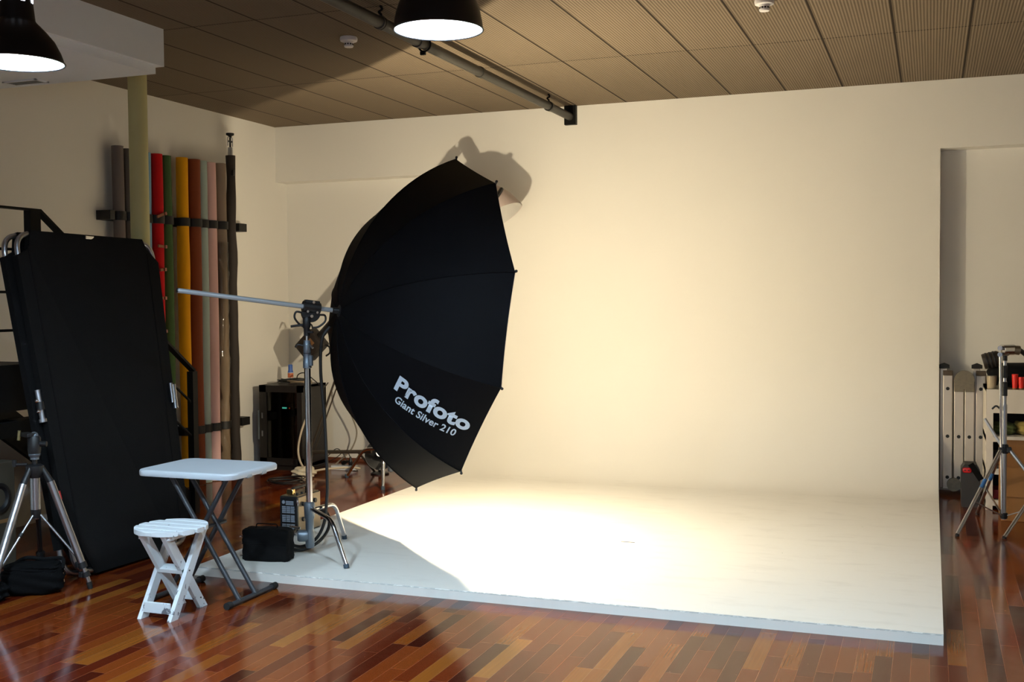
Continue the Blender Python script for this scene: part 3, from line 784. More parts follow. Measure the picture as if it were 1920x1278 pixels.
for i in range(10):
    MB().tube([rib(i, s, 1.002, -.001) for s in [.05 + .95 * k / 24 for k in range(25)]], .0022, 6).build('seam', m_nylon, um)
    rb_ = MB().tube([rib(i, s, .982, .012) for s in [.05 + .94 * k / 20 for k in range(21)]], .004, 6).build('rib', m_alu, um)
    tpv = rib(i, 1.0); out = (tpv - UC).normalized()
    MB().cyl(tpv - out * .02, tpv + out * .012, .006).ball(tpv + out * .012, .008).build('rib_tip', m_black, rb_)
apex = UC - DEPTH * UN
MB().lathe([(0, -.035), (.016, -.035), (.020, -.005), (.045, .004), (.05, .012), (0, .012)], apex, UN, 24).build('hub', m_black, um)
MB().cyl(apex, UC + UN * .10, .010, seg=12).build('shaft', m_alu, um)
fh = MB().cyl(UC - UN * .50, UC - UN * .12, .05, .055, 28)
fh.cyl(UC - UN * .12, UC - UN * .10, .06, .05, 28).build('flash_head', m_black, um)
MB().ball(UC + UN * .12, .02).build('flash_tube', glow('flash_tube_glow', (255, 214, 150), 6), um)
# lettering printed on the lower panel
def lettering(body, corners, name, embolden, squeeze=1.0):
    cu = bpy.data.curves.new('lettering', 'FONT'); cu.body = body; cu.size = 1.0; cu.offset = embolden; cu.space_character = 1.0 + embolden * 1.2
    cu.resolution_u = 6; cu.fill_mode = 'BOTH'
    o = bpy.data.objects.new('lettering_tmp', cu); COL.objects.link(o)
    bpy.context.view_layer.update()
    me = bpy.data.meshes.new_from_object(o.evaluated_get(bpy.context.evaluated_depsgraph_get()))
    bpy.data.objects.remove(o)
    b = MB(); b.bm.from_mesh(me); bpy.data.meshes.remove(me)
    xs = [v.co.x for v in b.bm.verts]; ys = [v.co.y for v in b.bm.verts]
    xl, xh = min(xs), max(xs)
    yl, yh = 0.0, max(ys)
    for k in range(1, 40):
        gm = list(b.bm.verts) + list(b.bm.edges) + list(b.bm.faces)
        bmesh.ops.bisect_plane(b.bm, geom=gm, plane_co=(xl + (xh - xl) * k / 40, 0, 0), plane_no=(1, 0, 0))
    for k in (1, 2, 3):
        gm = list(b.bm.verts) + list(b.bm.edges) + list(b.bm.faces)
        bmesh.ops.bisect_plane(b.bm, geom=gm, plane_co=(0, yh * k / 4, 0), plane_no=(0, 1, 0))
    (t00, s00), (t10, s10), (t01, s01), (t11, s11) = corners
    nrm = None
    for v in b.bm.verts:
        u, w = (v.co.x - xl) / (xh - xl), (v.co.y - yl) / (yh - yl)
        t = (t00 * (1 - u) + t10 * u) * (1 - w) + (t01 * (1 - u) + t11 * u) * w
        s = (s00 * (1 - u) + s10 * u) * (1 - w) + (s01 * (1 - u) + s11 * u) * w
        p = can(3, t, s)
        n_ = (can(3, t + .02, s) - can(3, t - .02, s)).cross(can(3, t, s + .02) - can(3, t, s - .02)).normalized()
        if n_.dot(UC + UN - p) > 0: n_ = -n_
        v.co = p + n_ * .0035
    return b.build(name, pm('printed_grey_white', (198, 210, 222), 0.6, var=.02), canopy, 0, label='white printed lettering')
lettering('Profoto', ((.5752, .5606), (.553, .954), (.34, .5649), (.4001, .9554)), 'brand_lettering', .040)
lettering('Giant Silver 210', ((.7479, .5865), (.6699, .9077), (.637, .5919), (.5925, .9109)), 'model_lettering', .020)

# ------------------------------------------------------------------ chrome stand carrying the umbrella
PC = Vector((-3.335, 5.555, 0))
cs = thing('light_stand', (PC.x, PC.y, HP), 'tall chrome light stand holding the black umbrella boom', 'light stand')
MB().cyl(PC + Vector((0, 0, .10)), PC + Vector((0, 0, 1.12)), .0185, seg=28).build('pole', m_chrome, cs)
cl = MB().lathe([(.019, 1.115), (.0245, 1.118), (.0245, 1.155), (.022, 1.16), (.0225, 1.195), (.024, 1.20), (.024, 1.20)], PC, seg=28).build('collar', m_grey_metal, cs)
MB().box(PC + Vector((.03, -.012, 1.16)), (.022, .022, .06), None, .004).build('clamp_screw', m_grey_metal, cl, 0)
MB().lathe([(.0195, 1.20), (.0215, 1.203), (.0215, 1.255), (.019, 1.262), (.019, 1.275), (.010, 1.275)], PC, seg=28).build('upper_collar', m_grey_metal, cs)
MB().cyl(PC + Vector((.022, -.008, 1.252)), PC + Vector((.048, -.018, 1.232)), .006).build('lock_lever', m_alu, cs)
MB().tube(curve([PC + Vector((-.02, -.008, 1.245)), PC + Vector((-.05, -.015, 1.25)), PC + Vector((-.066, -.02, 1.236))]), .0055, 8).build('wire_lever', m_black, cs)
MB().lathe([(.0215, 1.196), (.0225, 1.2), (.0215, 1.204)], PC, seg=28).build('black_ring', m_black, cs)
MB().cyl(PC + Vector((0, 0, 1.27)), PC + Vector((0, 0, 1.31)), .009).build('spigot', m_chrome, cs)
# base casting and bent legs
MB().lathe([(.0, .085), (.022, .085), (.026, .10), (.026, .175), (.022, .185), (.024, .20), (.024, .25), (.030, .26), (.032, .335), (.028, .345), (.0185, .35)], PC, seg=28).build('base_casting', m_grey_metal, cs)
MB().lathe([(0, -.03), (.03, -.03), (.034, -.015), (.034, .02), (.028, .03), (0, .03)], PC + Vector((-.035, -.02, .155)), Vector((-.87, -.49, 0)), 20).build('levelling_leg_socket', m_grey_metal, cs)
MB().cyl(PC + Vector((-.045, -.03, .20)), PC + Vector((-.10, -.03, .205)), .006).ball(PC + Vector((-.10, -.03, .205)), .012, (1.4, .5, .6)).build('wing_screw', m_chrome, cs)
MB().ball(PC + Vector((-.06, -.03, .345)), .016, (.5, .5, 1.5)).build('wing_screw', m_chrome, cs)
m_ft = pm('blue_grey_rubber', (50, 66, 80), 0.6)
for f, zh, kf in ((Vector((-2.965, 5.315, HP)), .315, .62), (Vector((-3.343, 5.972, HP)), .30, .72), (Vector((-3.652, 5.377, HP)), .16, .40)):
    d = Vector((f.x - PC.x, f.y - PC.y, 0)); dn = d.normalized()
    kz = .285 if zh > .2 else .175
    a = PC + dn * .02 + Vector((0, 0, zh)); kn = PC + d * kf + Vector((0, 0, kz))
    end = f + Vector((0, 0, .012))
    lg = MB().tube(bend([a, kn, end], .06), .0125, 14).build('leg', m_chrome, cs)
    ad = (end - kn).normalized()
    MB().cyl(end - ad * .012, f + Vector((0, 0, .001)), .0155).build('rubber_foot', m_ft, lg)
# boom clamp at the top of the stand
ROD = apex - UN * .165          # point of the boom over the stand
G = ROD.copy(); side = UN.cross(Vector((0, 0, 1))).normalized(); upv = side.cross(UN).normalized()
if side.dot(Vector((0, 0, 1.5)) - G) < 0: side = -side
if upv.z < 0: upv = -upv
gc = MB().cyl(G - UN * .05, G + UN * .05, .033, seg=28).build('boom_clamp', m_black, cs, label='black pivoting boom clamp')
MB().box(G + upv * .03, (.085, .045, .022), Matrix((UN, side, upv)).transposed(), .005).build('sleeve_cap', m_black, gc, 0)
for o_, q in ((.0, .036), ):
    MB().cyl(G + upv * .03 + side * .02, G + upv * .03 + side * .038, .008).build('bolt', m_chrome, gc)
hdm = MB(); pts = [G - upv * .03 + UN * (.055 * math.cos(a)) + upv * (.055 * math.sin(a)) for a in [PI + PI * i / 16 for i in range(17)]]
hdm.prism([p + side * .012 for p in pts], -side * .024); hdm.build('pivot_disc', m_black, gc, 30)
for q in (-.028, .028): MB().cyl(G - upv * .026 + UN * q + side * .014, G - upv * .026 + UN * q + side * .036, .007).build('bolt', m_chrome, gc)
MB().cyl(G - upv * .05 + side * .01, G - upv * .05 + side * .03, .009).build('bolt', m_chrome, gc)
for sg in (-1, 1):
    MB().tube(curve([G - upv * .036 + UN * sg * .05, G - upv * .036 + UN * sg * .085, G - upv * .07 + UN * sg * .09, G - upv * .105 + UN * sg * .055, G - upv * .115 + UN * sg * .02]), .006, 8).build('side_handle', m_black, gc)
B0 = Vector((PC.x, PC.y, 0))
MB().lathe([(.0, 1.30), (.0175, 1.30), (.0175, 1.345), (.022, 1.352), (.022, 1.395), (.014, 1.41), (0, 1.41)], B0, seg=24).build('stem', m_black, gc)
MB().cyl(B0 + Vector((-.01, -.004, 1.365)), B0 + Vector((-.075, -.05, 1.355)), .008, .007).build('lever', m_black, gc)
MB().box(B0 + Vector((.03, -.01, 1.322)), (.035, .014, .012), None, .003).build('thumb_screw', m_black, gc, 0)
bp = thing('boom_pole', (apex - UN * .45), 'pale grey boom pole reaching from the umbrella out over the table', 'boom pole')
MB().cyl(apex - UN * .04, apex - UN * .915, .0135, seg=20).build('tube', pm('pale_grey_tube', (176, 184, 190), 0.35, 0.3, var=.03), bp)
MB().cyl(apex - UN * .915, apex - UN * .922, .0125, .011, 20).build('end_plug', m_black, bp)

# flash cable from the umbrella down to the power pack
m_cab = pm('black_cable', (24, 23, 22), 0.55)
fcab = MB().tube(curve([(-3.245, 5.66, 1.35), (-3.285, 5.64, 1.28), (-3.31, 5.66, 1.1), (-3.305, 5.69, .8), (-3.30, 5.70, .45), (-3.305, 5.70, .34), (-3.32, 5.69, .20), (-3.36, 5.66, .11), (-3.44, 5.64, .065), (-3.55, 5.70, .06), (-3.64, 5.82, .062), (-3.665, 5.95, .10)], 10), .0095, 10)
tag(fcab.build('flash_cable', m_cab), 'long black flash cable hanging from the umbrella beside the chrome stand', 'cable')
c2 = MB().tube(curve([(-3.645, 6.05, .22), (-3.50, 5.95, .225), (-3.38, 5.84, .22), (-3.33, 5.76, .16), (-3.335, 5.66, .10), (-3.40, 5.58, .062), (-3.52, 5.60, .060), (-3.62, 5.70, .060), (-3.66, 5.80, .062)], 10), .0095, 10)
tag(c2.build('black_cable', m_cab), 'short black cord looping behind the stand base from the power pack', 'cable')

# ------------------------------------------------------------------ power pack, sand bag
pk = thing('power_pack', (-3.745, 6.11, HP), 'black flash power pack with printed side beside the chrome stand', 'power pack')
MB().box2((-3.80, 5.975, HP), (-3.675, 6.25, .285), .006).build('body', m_black, pk, 0)
MB().box2((-3.678, 5.982, HP + .01), (-3.668, 6.244, .28), .002).build('control_panel', pm('tan_grey_panel', (150, 132, 106), 0.4, .4), pk, 0)
MB().box2((-3.795, 5.985, .283), (-3.68, 6.24, .289), .002).build('top_plate', pm('brass_tint', (130, 112, 84), 0.35, .5), pk, 0)
h_ = MB(); h_.tube(bend([(-3.74, 6.02, .283), (-3.74, 6.02, .325), (-3.74, 6.20, .325), (-3.74, 6.20, .283)], .025), .011, 10); h_.build('handle', m_black, pk)
MB().box((-3.74, 6.01, .31), (.05, .03, .035), None, .006).build('top_socket', pm('gold_chrome', (220, 190, 130), .2, 1.0), pk, 0)
for i in range(4):
    yy = 6.02 + .055 * i
    MB().cyl((-3.70, yy, .287), (-3.70, yy, .302), .009).build('knob', m_black, pk)
for yy, zz in ((6.03, .235), (6.10, .235), (6.17, .235), (6.03, .14), (6.10, .09)):
    MB().cyl((-3.67, yy, zz), (-3.655, yy, zz), .014).build('socket', m_black, pk)
# printed panel: rows of pale strokes too small to read
lb = MB(); rn = random.Random(5)
for blk in range(3):
    for colx in range(3):
        xx0 = -3.782 + colx * .031; zt_ = .225 - blk * .055
        for r in range(4):
            xx = xx0
            while xx < xx0 + .026:
                w = rn.uniform(.002, .006)
                lb.box2((xx, 5.9735, zt_ - r * .0115 - .0085), (min(xx + w, xx0 + .027), 5.9748, zt_ - r * .0115)); xx += w + .0016
for r in range(3): lb.box2((-3.755, 5.9735, .258 - r * .009 - .006), (-3.70, 5.9748, .258 - r * .009))
lb.cyl((-3.772, 5.9735, .25), (-3.772, 5.9748, .25), .011)
lb.build('printed_table', pm('label_grey', (150, 158, 170), 0.6), pk, 0, label='grey printed table on the black end')
sg = thing('sandbag', (-3.49, 5.40, HP), 'black sandbag lying over the left leg of the chrome stand', 'sandbag')
sbm = soft_box((-3.487, 5.36, .135), (.275, .12, .185), .16, 12, 11.0, .006)
body = sbm.build('body', m_fabric, sg)
R16 = Matrix.Rotation(.16, 3, 'Z'); SCc = Vector((-3.487, 5.36, .135))
def sp(x, y, z): return SCc + R16 @ Vector((x, y, z))
MB().box(sp(0, -.058, .012), (.262, .008, .006), R16, .002).build('flap_edge', m_seam, sg, 0)
for sx in (-1, 1):
    fr_ = MB(); fr_.box(sp(sx * .128, -.03, -.07), (.03, .03, .03), R16, .01).box(sp(sx * .126, -.03, .07), (.025, .04, .035), R16, .01); fr_.build('corner_tuft', m_fabric, sg, 30)
MB().tube(bend([sp(-.07, .0, .085), sp(-.07, .0, .115), sp(.055, .0, .115), sp(.055, .0, .085)], .015), .0035, 8).build('carry_strap', m_seam, sg)
for z in (-.06, .05): MB().cyl(sp(-.137, -.045, z), sp(-.15, -.045, z), .005).build('ring', m_chrome, sg)

# ------------------------------------------------------------------ rack cabinet in the corner and what lies on it
CX0, CX1, CY0, CY1, CZ = -5.60, -5.165, 8.50, 8.92, .755
cab = thing('rack_cabinet', (-5.38, 8.7, 0), 'black rack cabinet with glass door standing in the corner', 'rack cabinet')
m_cabm = pm('cabinet_black', (30, 26, 24), 0.45, var=.08)
body = MB()
body.box2((CX0, CY0 + .03, .03), (CX0 + .02, CY1, CZ)).box2((CX1 - .02, CY0 + .03, .03), (CX1, CY1, CZ)).box2((CX0, CY1 - .02, .03), (CX1, CY1, CZ)).box2((CX0, CY0 + .03, CZ - .02), (CX1, CY1, CZ)).box2((CX0, CY0 + .03, .0), (CX1, CY1, .06))
body.build('carcass', m_cabm, cab, 0)
dr = MB()
dr.box2((CX0, CY0, .05), (CX0 + .07, CY0 + .028, CZ)).box2((CX1 - .05, CY0, .05), (CX1, CY0 + .028, CZ)).box2((CX0, CY0, CZ - .06), (CX1, CY0 + .028, CZ)).box2((CX0, CY0, .05), (CX1, CY0 + .028, .11))
door = dr.build('door', m_cabm, cab, 0)
MB().box2((CX0 + .068, CY0 + .010, .108), (CX1 - .048, CY0 + .016, CZ - .058)).build('glass_pane', mat_glass('smoked_glass', (150, 144, 130), .03), door, 0)
for z0 in (.46, .30): MB().box2((CX0 + .022, CY0 - .004, z0), (CX0 + .036, CY0 + .001, z0 + .05), .002).build('latch_plate', m_alu, door, 0)
MB().box2((CX0 - .018, CY0 - .002, .27), (CX0 - .001, CY0 + .02, .53), .003).build('handle', m_grey_metal, door, 0)
MB().box2((CX0 + .16, CY0 + .05, .10), (CX0 + .165, CY1 - .03, CZ - .06)).build('rack_rail', m_grey_metal, cab, 0)
MB().box2((CX0 + .07, CY0 + .05, .10), (CX0 + .155, CY0 + .058, CZ - .04)).build('inner_panel', pm('tan_inner', (112, 98, 70), .7), cab, 0)
un = thing('audio_unit', (-5.36, 8.72, .50), 'dark electronic unit with cyan display inside the rack cabinet', 'electronic unit')
MB().box2((CX0 + .15, CY0 + .06, .50), (CX1 - .03, CY1 - .05, .59), .003).build('case', m_black, un, 0)
MB().box2((CX0 + .20, CY0 + .057, .545), (CX0 + .245, CY0 + .06, .558)).build('display', glow('cyan_display', (90, 225, 235), 6), un, 0)
MB().box2((CX0 + .27, CY0 + .057, .547), (CX0 + .277, CY0 + .06, .555)).build('indicator', glow('orange_led', (255, 110, 50), 3), un, 0)
un2 = thing('amplifier', (-5.36, 8.72, .06), 'dark amplifier with pale round dial low inside the rack cabinet', 'electronic unit')
MB().box2((CX0 + .20, CY0 + .07, .06), (CX1 - .03, CY1 - .05, .38), .003).build('case', m_black, un2, 0)
MB().lathe([(.0, -.006), (.028, -.006), (.034, .004), (.034, .008)], (CX0 + .27, CY0 + .066, .30), (0, -1, 0)).build('dial', pm('pale_lilac', (150, 140, 150), .5), un2)
# heap of cables and a small bottle on the cabinet
rn = random.Random(11)
for j, (cxx, cyy, rx, ry, zz, nm, lab, n) in enumerate((
        (-5.36, 8.70, .14, .10, CZ + .008, 'cable_coil', 'coiled dark cable heaped on top of the rack cabinet', 5),
        (-5.28, 8.66, .10, .09, CZ + .012, 'cable_coil', 'pale looped cable among the heap on the rack cabinet', 3))):
    P = []
    for k in range(n * 16):
        a = 2 * PI * k / 16; w = 1 + .14 * math.sin(a * .37 + j * 2)
        P.append((cxx + rx * w * math.cos(a), cyy + ry * w * math.sin(a), zz + .006 * (k / 16) + .010 * abs(math.sin(a * 1.3 + k * .11))))
    tag(MB().tube(P, .0055, 6).build(nm, m_cab if j == 0 else pm('pale_cable', (150, 130, 104), .6)), lab, 'cable', 'cables on the rack cabinet')
P = curve([(-5.30, 8.64, CZ + .03), (-5.27, 8.62, CZ + .09), (-5.20, 8.62, CZ + .105), (-5.13, 8.66, CZ + .04), (-5.10, 8.76, CZ - .03), (-5.13, 8.90, CZ + .0)], 8)
tag(MB().tube(P, .005, 6).build('loop_cable', m_cab), 'single dark cable arching off the cabinet heap behind the stand', 'cable')
bo = thing('bottle', (-5.46, 8.80, CZ), 'small white bottle with blue cap on the rack cabinet', 'bottle')
MB().lathe([(0, 0), (.022, 0), (.025, .01), (.025, .10), (.018, .115), (0, .115)], (-5.46, 8.80, CZ)).build('body', pm('bottle_white', (220, 212, 206), .4), bo)
MB().lathe([(.0255, .05), (.0255, .09)], (-5.46, 8.80, CZ)).build('label_band', pm('orange_label', (206, 110, 70), .5), bo)
MB().lathe([(.0262, .095), (.020, .12), (.020, .16), (.016, .168), (0, .168)], (-5.46, 8.80, CZ)).build('cap', pm('blue_cap', (56, 96, 178), .4), bo)
# cables and power strip on the floor by the cabinet
m_wcab = pm('white_cable', (196, 180, 156), .5)
tag(MB().tube(curve([(-5.14, 8.53, .48), (-5.155, 8.46, .34), (-5.165, 8.43, .20), (-5.12, 8.40, .09), (-5.02, 8.36, .035), (-4.88, 8.42, .05), (-4.72, 8.56, .05), (-4.66, 8.62, .035)], 8), .009, 8).build('white_cable', m_wcab),
    'cream cable running from the cabinet to the white power strip', 'cable')
ps = thing('power_strip', (-4.86, 8.66, 0), 'white power strip on the floor beside the wall', 'power strip')
MB().box((-4.86, 8.70, .022), (.24, .06, .043), Matrix.Rotation(.08, 3, 'Z'), .006).build('housing', m_white_plastic, ps, 0)
for q in (-.07, -.01, .05): MB().cyl((-4.86 + q, 8.70, .042), (-4.86 + q, 8.70, .047), .02).build('socket', pm('socket_white', (205, 205, 205), .5), ps)
for q, (dx, lab) in enumerate(((.06, 'upright black plug in the white power strip'), (-.02, 'black plug lying against the white power strip'))):
    p_ = thing('plug', (-4.86 + dx, 8.70, .046), lab, 'plug', 'black plugs in the power strip')
    tilt = (0, 0, 1) if q == 0 else (.8, -.2, .25)
    o_ = Vector((-4.86 + dx, 8.70, .047 if q == 0 else .062))
    MB().lathe([(0, 0), (.018, 0), (.02, .03), (.012, .05), (.008, .075), (0, .075)], o_, tilt, 20).build('body', m_black, p_)
    MB().tube(curve([o_ + Vector(tilt).normalized() * .07, o_ + Vector((-.03, -.03, .13)), o_ + Vector((-.12, -.08, .06)), o_ + Vector((-.25, -.16, .008)), o_ + Vector((-.4, -.2, .006))]), .004, 6).build('cord', m_cab, p_)
tag(MB().tube([(-4.98 + (.15 + .02 * math.sin(k * .4)) * math.cos(2 * PI * k / 22), 7.93 + (.11 + .015 * math.cos(k * .3)) * math.sin(2 * PI * k / 22), .006 + .0012 * k * .3 + .02 * max(0, math.sin(2 * PI * k / 22 + 1)) * (k > 44)) for k in range(80)], .004, 6).build('floor_cable', m_cab),
    'thin dark cable coiled on the wooden floor behind the power pack', 'cable')
wc = soft_box((-4.97, 8.20, .05), (.20, .15, .10), .4, 21, 2.2, .02)
tag(wc.build('white_cloth', pm('cream_cloth', (196, 184, 160), .85)), 'crumpled cream cloth on the floor behind the chrome pole', 'cloth')
tag(MB().tube(curve([(-5.02, 8.93, .72), (-4.97, 8.90, .6), (-4.90, 8.92, .45), (-4.87, 8.95, .3), (-4.90, 8.90, .16), (-4.98, 8.82, .06), (-5.02, 8.76, .01)], 8), .007, 8).build('wall_cable', pm('grey_cable', (128, 118, 104), .6)),
    'grey cable hanging in a bow against the wall beside the cabinet', 'cable')

# ------------------------------------------------------------------ second boom stand behind the umbrella
QC = Vector((-4.20, 8.30, 0))
s2 = thing('boom_stand', (QC.x, QC.y, 0), 'chrome light stand with bent legs mostly hidden behind the umbrella', 'light stand')
MB().cyl(QC + Vector((0, 0, .08)), QC + Vector((0, 0, 1.92)), .0185, seg=24).build('pole', m_chrome, s2)
MB().lathe([(0, .07), (.028, .08), (.03, .30), (.0185, .31)], QC).build('base_casting', m_grey_metal, s2)
for f, kf in ((Vector((-4.636, 8.333, 0)), .60), (Vector((-4.06, 7.878, 0)), .88), (Vector((-3.93, 8.66, 0)), .7)):
    d = Vector((f.x - QC.x, f.y - QC.y, 0)); dn = d.normalized()
    lg = MB().tube(bend([QC + dn * .02 + Vector((0, 0, .27)), QC + d * kf + Vector((0, 0, .25)), f + Vector((0, 0, .014))], .05), .0135, 12).build('leg', m_chrome, s2)
    MB().cyl(f + Vector((0, 0, .001)), f + Vector((0, 0, .03)), .016).build('rubber_foot', m_ft, lg)
BA, BB = Vector((-5.04, 8.56, 1.16)), Vector((-3.60, 8.40, 2.47))
bt = (QC.x - BA.x) / (BB.x - BA.x); BP = lerp(BA, BB, bt)
MB().cyl(QC + Vector((0, 0, 1.9)), BP, .012).build('spigot', m_chrome, s2)
MB().box(BP, (.08, .06, .08), None, .01).build('pivot', m_black, s2, 0)
bm2 = thing('boom', BP, 'slanting black boom arm rising behind the umbrella edge', 'boom arm')
MB().cyl(BA, BB, .032, seg=20).build('tube', m_black, bm2)
cw = thing('counterweight', BA, 'dark counterweight hanging from low end of the slanting boom arm', 'counterweight')
ad = (BB - BA).normalized(); sd = ad.cross(Vector((0, 1, 0))).normalized(); yv = sd.cross(ad)
Rw = Matrix((sd, yv, ad)).transposed()
MB().box(BA - ad * .07, (.20, .13, .23), Rw, .02).build('weight_body', pm('brown_black_case', (38, 30, 25), .6), cw, 30)
MB().box(BA - ad * .02 - yv * .07 if yv.y > 0 else BA - ad * .02 + yv * .07, (.06, .012, .035), Rw, .003).build('label_plate', pm('tan_plate', (120, 84, 52), .5), cw, 0)
for q in (-1, 1):
    e_ = BA + sd * q * .08
    MB().tube(curve([e_ + ad * .03, e_ + sd * q * .05 + ad * .05, e_ + sd * q * .09 + ad * .02, e_ + sd * q * .085 - ad * .03]), .008, 8).build('side_hook', m_black, cw)
# reflector lamp at the high end
lt = thing('reflector_lamp', BB, 'lamp with pinkish white reflector peeking out beside the umbrella rim', 'studio lamp')
tip, low, nck = Vector((-3.085, 8.42, 2.27)), Vector((-3.285, 8.42, 2.155)), Vector((-3.43, 8.42, 2.38))
oc = (tip + low) / 2
axd = Vector((.5, 0, -.866)); axb = axd      # the opening looks down to the right
Rr = .28
HO = tip - Vector((.866, 0, .5)) * Rr
DISH = [(.055, -.275), (.12, -.268), (.19, -.215), (.245, -.125), (Rr, 0)]
MB().lathe(DISH, HO, axd, 44).build('reflector', pm('pinkish_white_dish', (205, 188, 182), .5), lt)
MB().lathe([(r - .005, h - .001 if h == 0 else h + .004) for r, h in DISH], HO, axd, 44).build('inner_reflector', pm('dish_inside', (172, 168, 162), .5), lt)
HB = HO - axd * .31
MB().cyl(HB - axb * .145, HB + axb * .04, .052, .052).build('lamp_body', m_black, lt)
for k in range(4): MB().lathe([(.052, -.14 + .028 * k), (.056, -.136 + .028 * k), (.056, -.128 + .028 * k), (.052, -.124 + .028 * k)], HB, axb, 28).build('cooling_fin', m_black, lt)
st_ = MB(); W1 = Vector((0, -1, 0)).cross(axd).normalized()
if W1.x < 0: W1 = -W1
sr = []
for k in range(9):
    f = k / 8; ph = math.radians(22 + 58 * f); h = -.15 + .145 * f
    rr = .232 + (.28 - .232) * f + .014
    sr.append(HO + axd * h + (W1 * math.cos(ph) + Vector((0, -1, 0)) * math.sin(ph)) * rr)
st_.tube(sr, .017, 8)
st_.build('strap', m_black, lt)
MB().tube(curve([HB - axb * .13 - W1 * .05, HB - axb * .15 - W1 * .14, HB - axb * .06 - W1 * .27, HB + axb * .06 - W1 * .34]), .010, 8).build('cable_loop', m_cab, lt)

# leaning metal trestle and small black lamp on the floor behind
tr = thing('metal_stand', (-5.0, 8.5, 0), 'thin dark metal stand slanting beside the rack cabinet', 'stand')
m_dk = pm('dull_steel', (92, 84, 74), .4, .7)
MB().cyl((-4.72, 8.30, .82), (-5.12, 8.42, .0), .009).build('slanting_leg', m_dk, tr)
MB().cyl((-4.69, 8.32, .82), (-5.09, 8.44, .0), .006).build('slanting_leg', m_dk, tr)
cbr = MB().cyl((-5.015, 8.385, .195), (-4.42, 8.38, .225), .016).build('cross_bar', m_dk, tr)
MB().ball((-5.015, 8.37, .2), .012).build('bolt', m_chrome, cbr)
MB().cyl((-4.55, 8.38, .215), (-4.52, 8.64, .0), .010).build('rear_leg', m_dk, tr)
fl = thing('floor_lamp', (-4.42, 8.60, 0), 'small black fan shaped lamp on the floor behind umbrella rim', 'lamp')
MB().lathe([(.02, 0), (.06, .012), (.125, .055), (.13, .075), (.122, .075), (.05, .02), (.0, .015)], (-4.46, 8.58, .17), Vector((.55, -.75, .1)), 32).build('reflector', m_black, fl)
MB().cyl((-4.44, 8.56, .17), (-4.40, 8.49, .20), .028, .032).build('metal_neck', m_chrome, fl)
MB().cyl((-4.46, 8.60, .0), (-4.46, 8.60, .17), .014).build('stem', m_black, fl)
MB().lathe([(0, 0), (.08, 0), (.08, .012), (.02, .022), (0, .022)], (-4.46, 8.60, 0)).build('base', m_black, fl)

# short dark mark left lying on the white floor
tag(MB().box2((-1.727, 6.427, HP), (-1.645, 6.431, HP + .002)).build('pencil_stick', m_black, None, 0), 'thin dark stick lying on the bright white floor', 'stick')

# ------------------------------------------------------------------ right recess: ladder, shelf, boxes, stands
ld = thing('ladder', (.235, 9.05, 0), 'folded aluminium ladder standing in the recess right of the cyclorama', 'ladder')
m_lad = pm('ladder_aluminium', (196, 184, 170), 0.42, 0.55, var=.1, scale=8)
LX = [.118, .196, .270, .348]
for i, lx in enumerate(LX):
    front = MB()
    yb = 9.03 if i in (0, 3) else 9.02
    h = .90 if i in (0, 3) else .86
    front.box2((lx - .033, yb - .012, .04), (lx + .033, yb + .012, h), .004)
    rl_ = front.build('rail', m_lad, ld, 0)
    for z in ((.80, .44, .13) if i < 2 else (.80, .44)):
        MB().cyl((lx, yb - .014, z), (lx, yb - .006, z), .013, seg=16).build('rung_plug', m_rubber, rl_)
    if i in (0, 3):
        MB().box((lx, yb, h + .018), (.07, .034, .036), None, .004).build('end_cap', pm('brown_cap', (74, 60, 44), .6), rl_, 0)
for lx in (.085, .315):
    bk = MB().box2((lx - .022, 9.07, .04), (lx + .03, 9.10, .95), .004).build('rear_rail', m_lad, ld, 0)
    MB().prism([(lx - .03, 9.065, .95), (lx + .045, 9.065, .95), (lx + .045, 9.065, .975), (lx + .008, 9.065, .99), (lx - .03, 9.065, .975)], (0, .045, 0)).build('end_cap', m_rubber, bk, 0)
m_hinge = pm('zinc_hinge', (126, 114, 94), .45, .6, var=.25, scale=60)
for cxx, czz, rr in ((.233, .87, .070), (.165, .08, .05)):
    hg = MB().lathe([(0, -.02), (rr, -.02), (rr, .02), (0, .02)], (cxx, 8.995, czz), (0, 1, 0), 28).build('hinge', m_hinge, ld)
    for k in range(6):
        a = 2 * PI * k / 6 + .3; MB().cyl((cxx + rr * .62 * math.cos(a), 8.972, czz + rr * .62 * math.sin(a)), (cxx + rr * .62 * math.cos(a), 8.980, czz + rr * .62 * math.sin(a)), .009, seg=12).build('bolt', m_hinge, hg)
for lx in (.196, .270): MB().box2((lx - .034, 8.985, .78), (lx + .034, 9.005, .86), .003).build('hinge_plate', m_hinge, ld, 0)

sh = thing('shelf_unit', (.75, 8.75, 0), 'white open shelf unit in the right recess behind the silver stand', 'shelf')
m_sh = pm('shelf_white', (216, 206, 192), .55, var=.02)
SX0, SX1, SY0, SY1, ST = .362, 1.15, 8.45, 9.0, .845
for xx in (SX0, SX1 - .045): MB().box2((xx, SY0, 0), (xx + .045, SY1, ST)).build('side_panel', m_sh, sh, 0)
MB().box2((SX0, SY0 - .005, .68), (SX1, SY0 + .03, ST)).build('top_rail', m_sh, sh, 0)
MB().box2((SX0, SY0, ST - .02), (SX1, SY1, ST)).build('top', m_sh, sh, 0)
for z in (.478, .25, .03): MB().box2((SX0, SY0 - .002, z), (SX1, SY1, z + .04)).build('shelf_board', m_sh, sh, 0)
MB().box2((SX0, SY1 - .01, 0), (SX1, SY1, ST)).build('back_panel', pm('shelf_back_dark', (40, 36, 34), .8), sh, 0)
def lump(name, c, size, col, label, cat, seed=1, pw=3.0):
    o = soft_box(c, size, 0.1 * seed, seed, pw).build(name, pm('cloth_' + name + str(seed), col, .8)); return tag(o, label, cat)
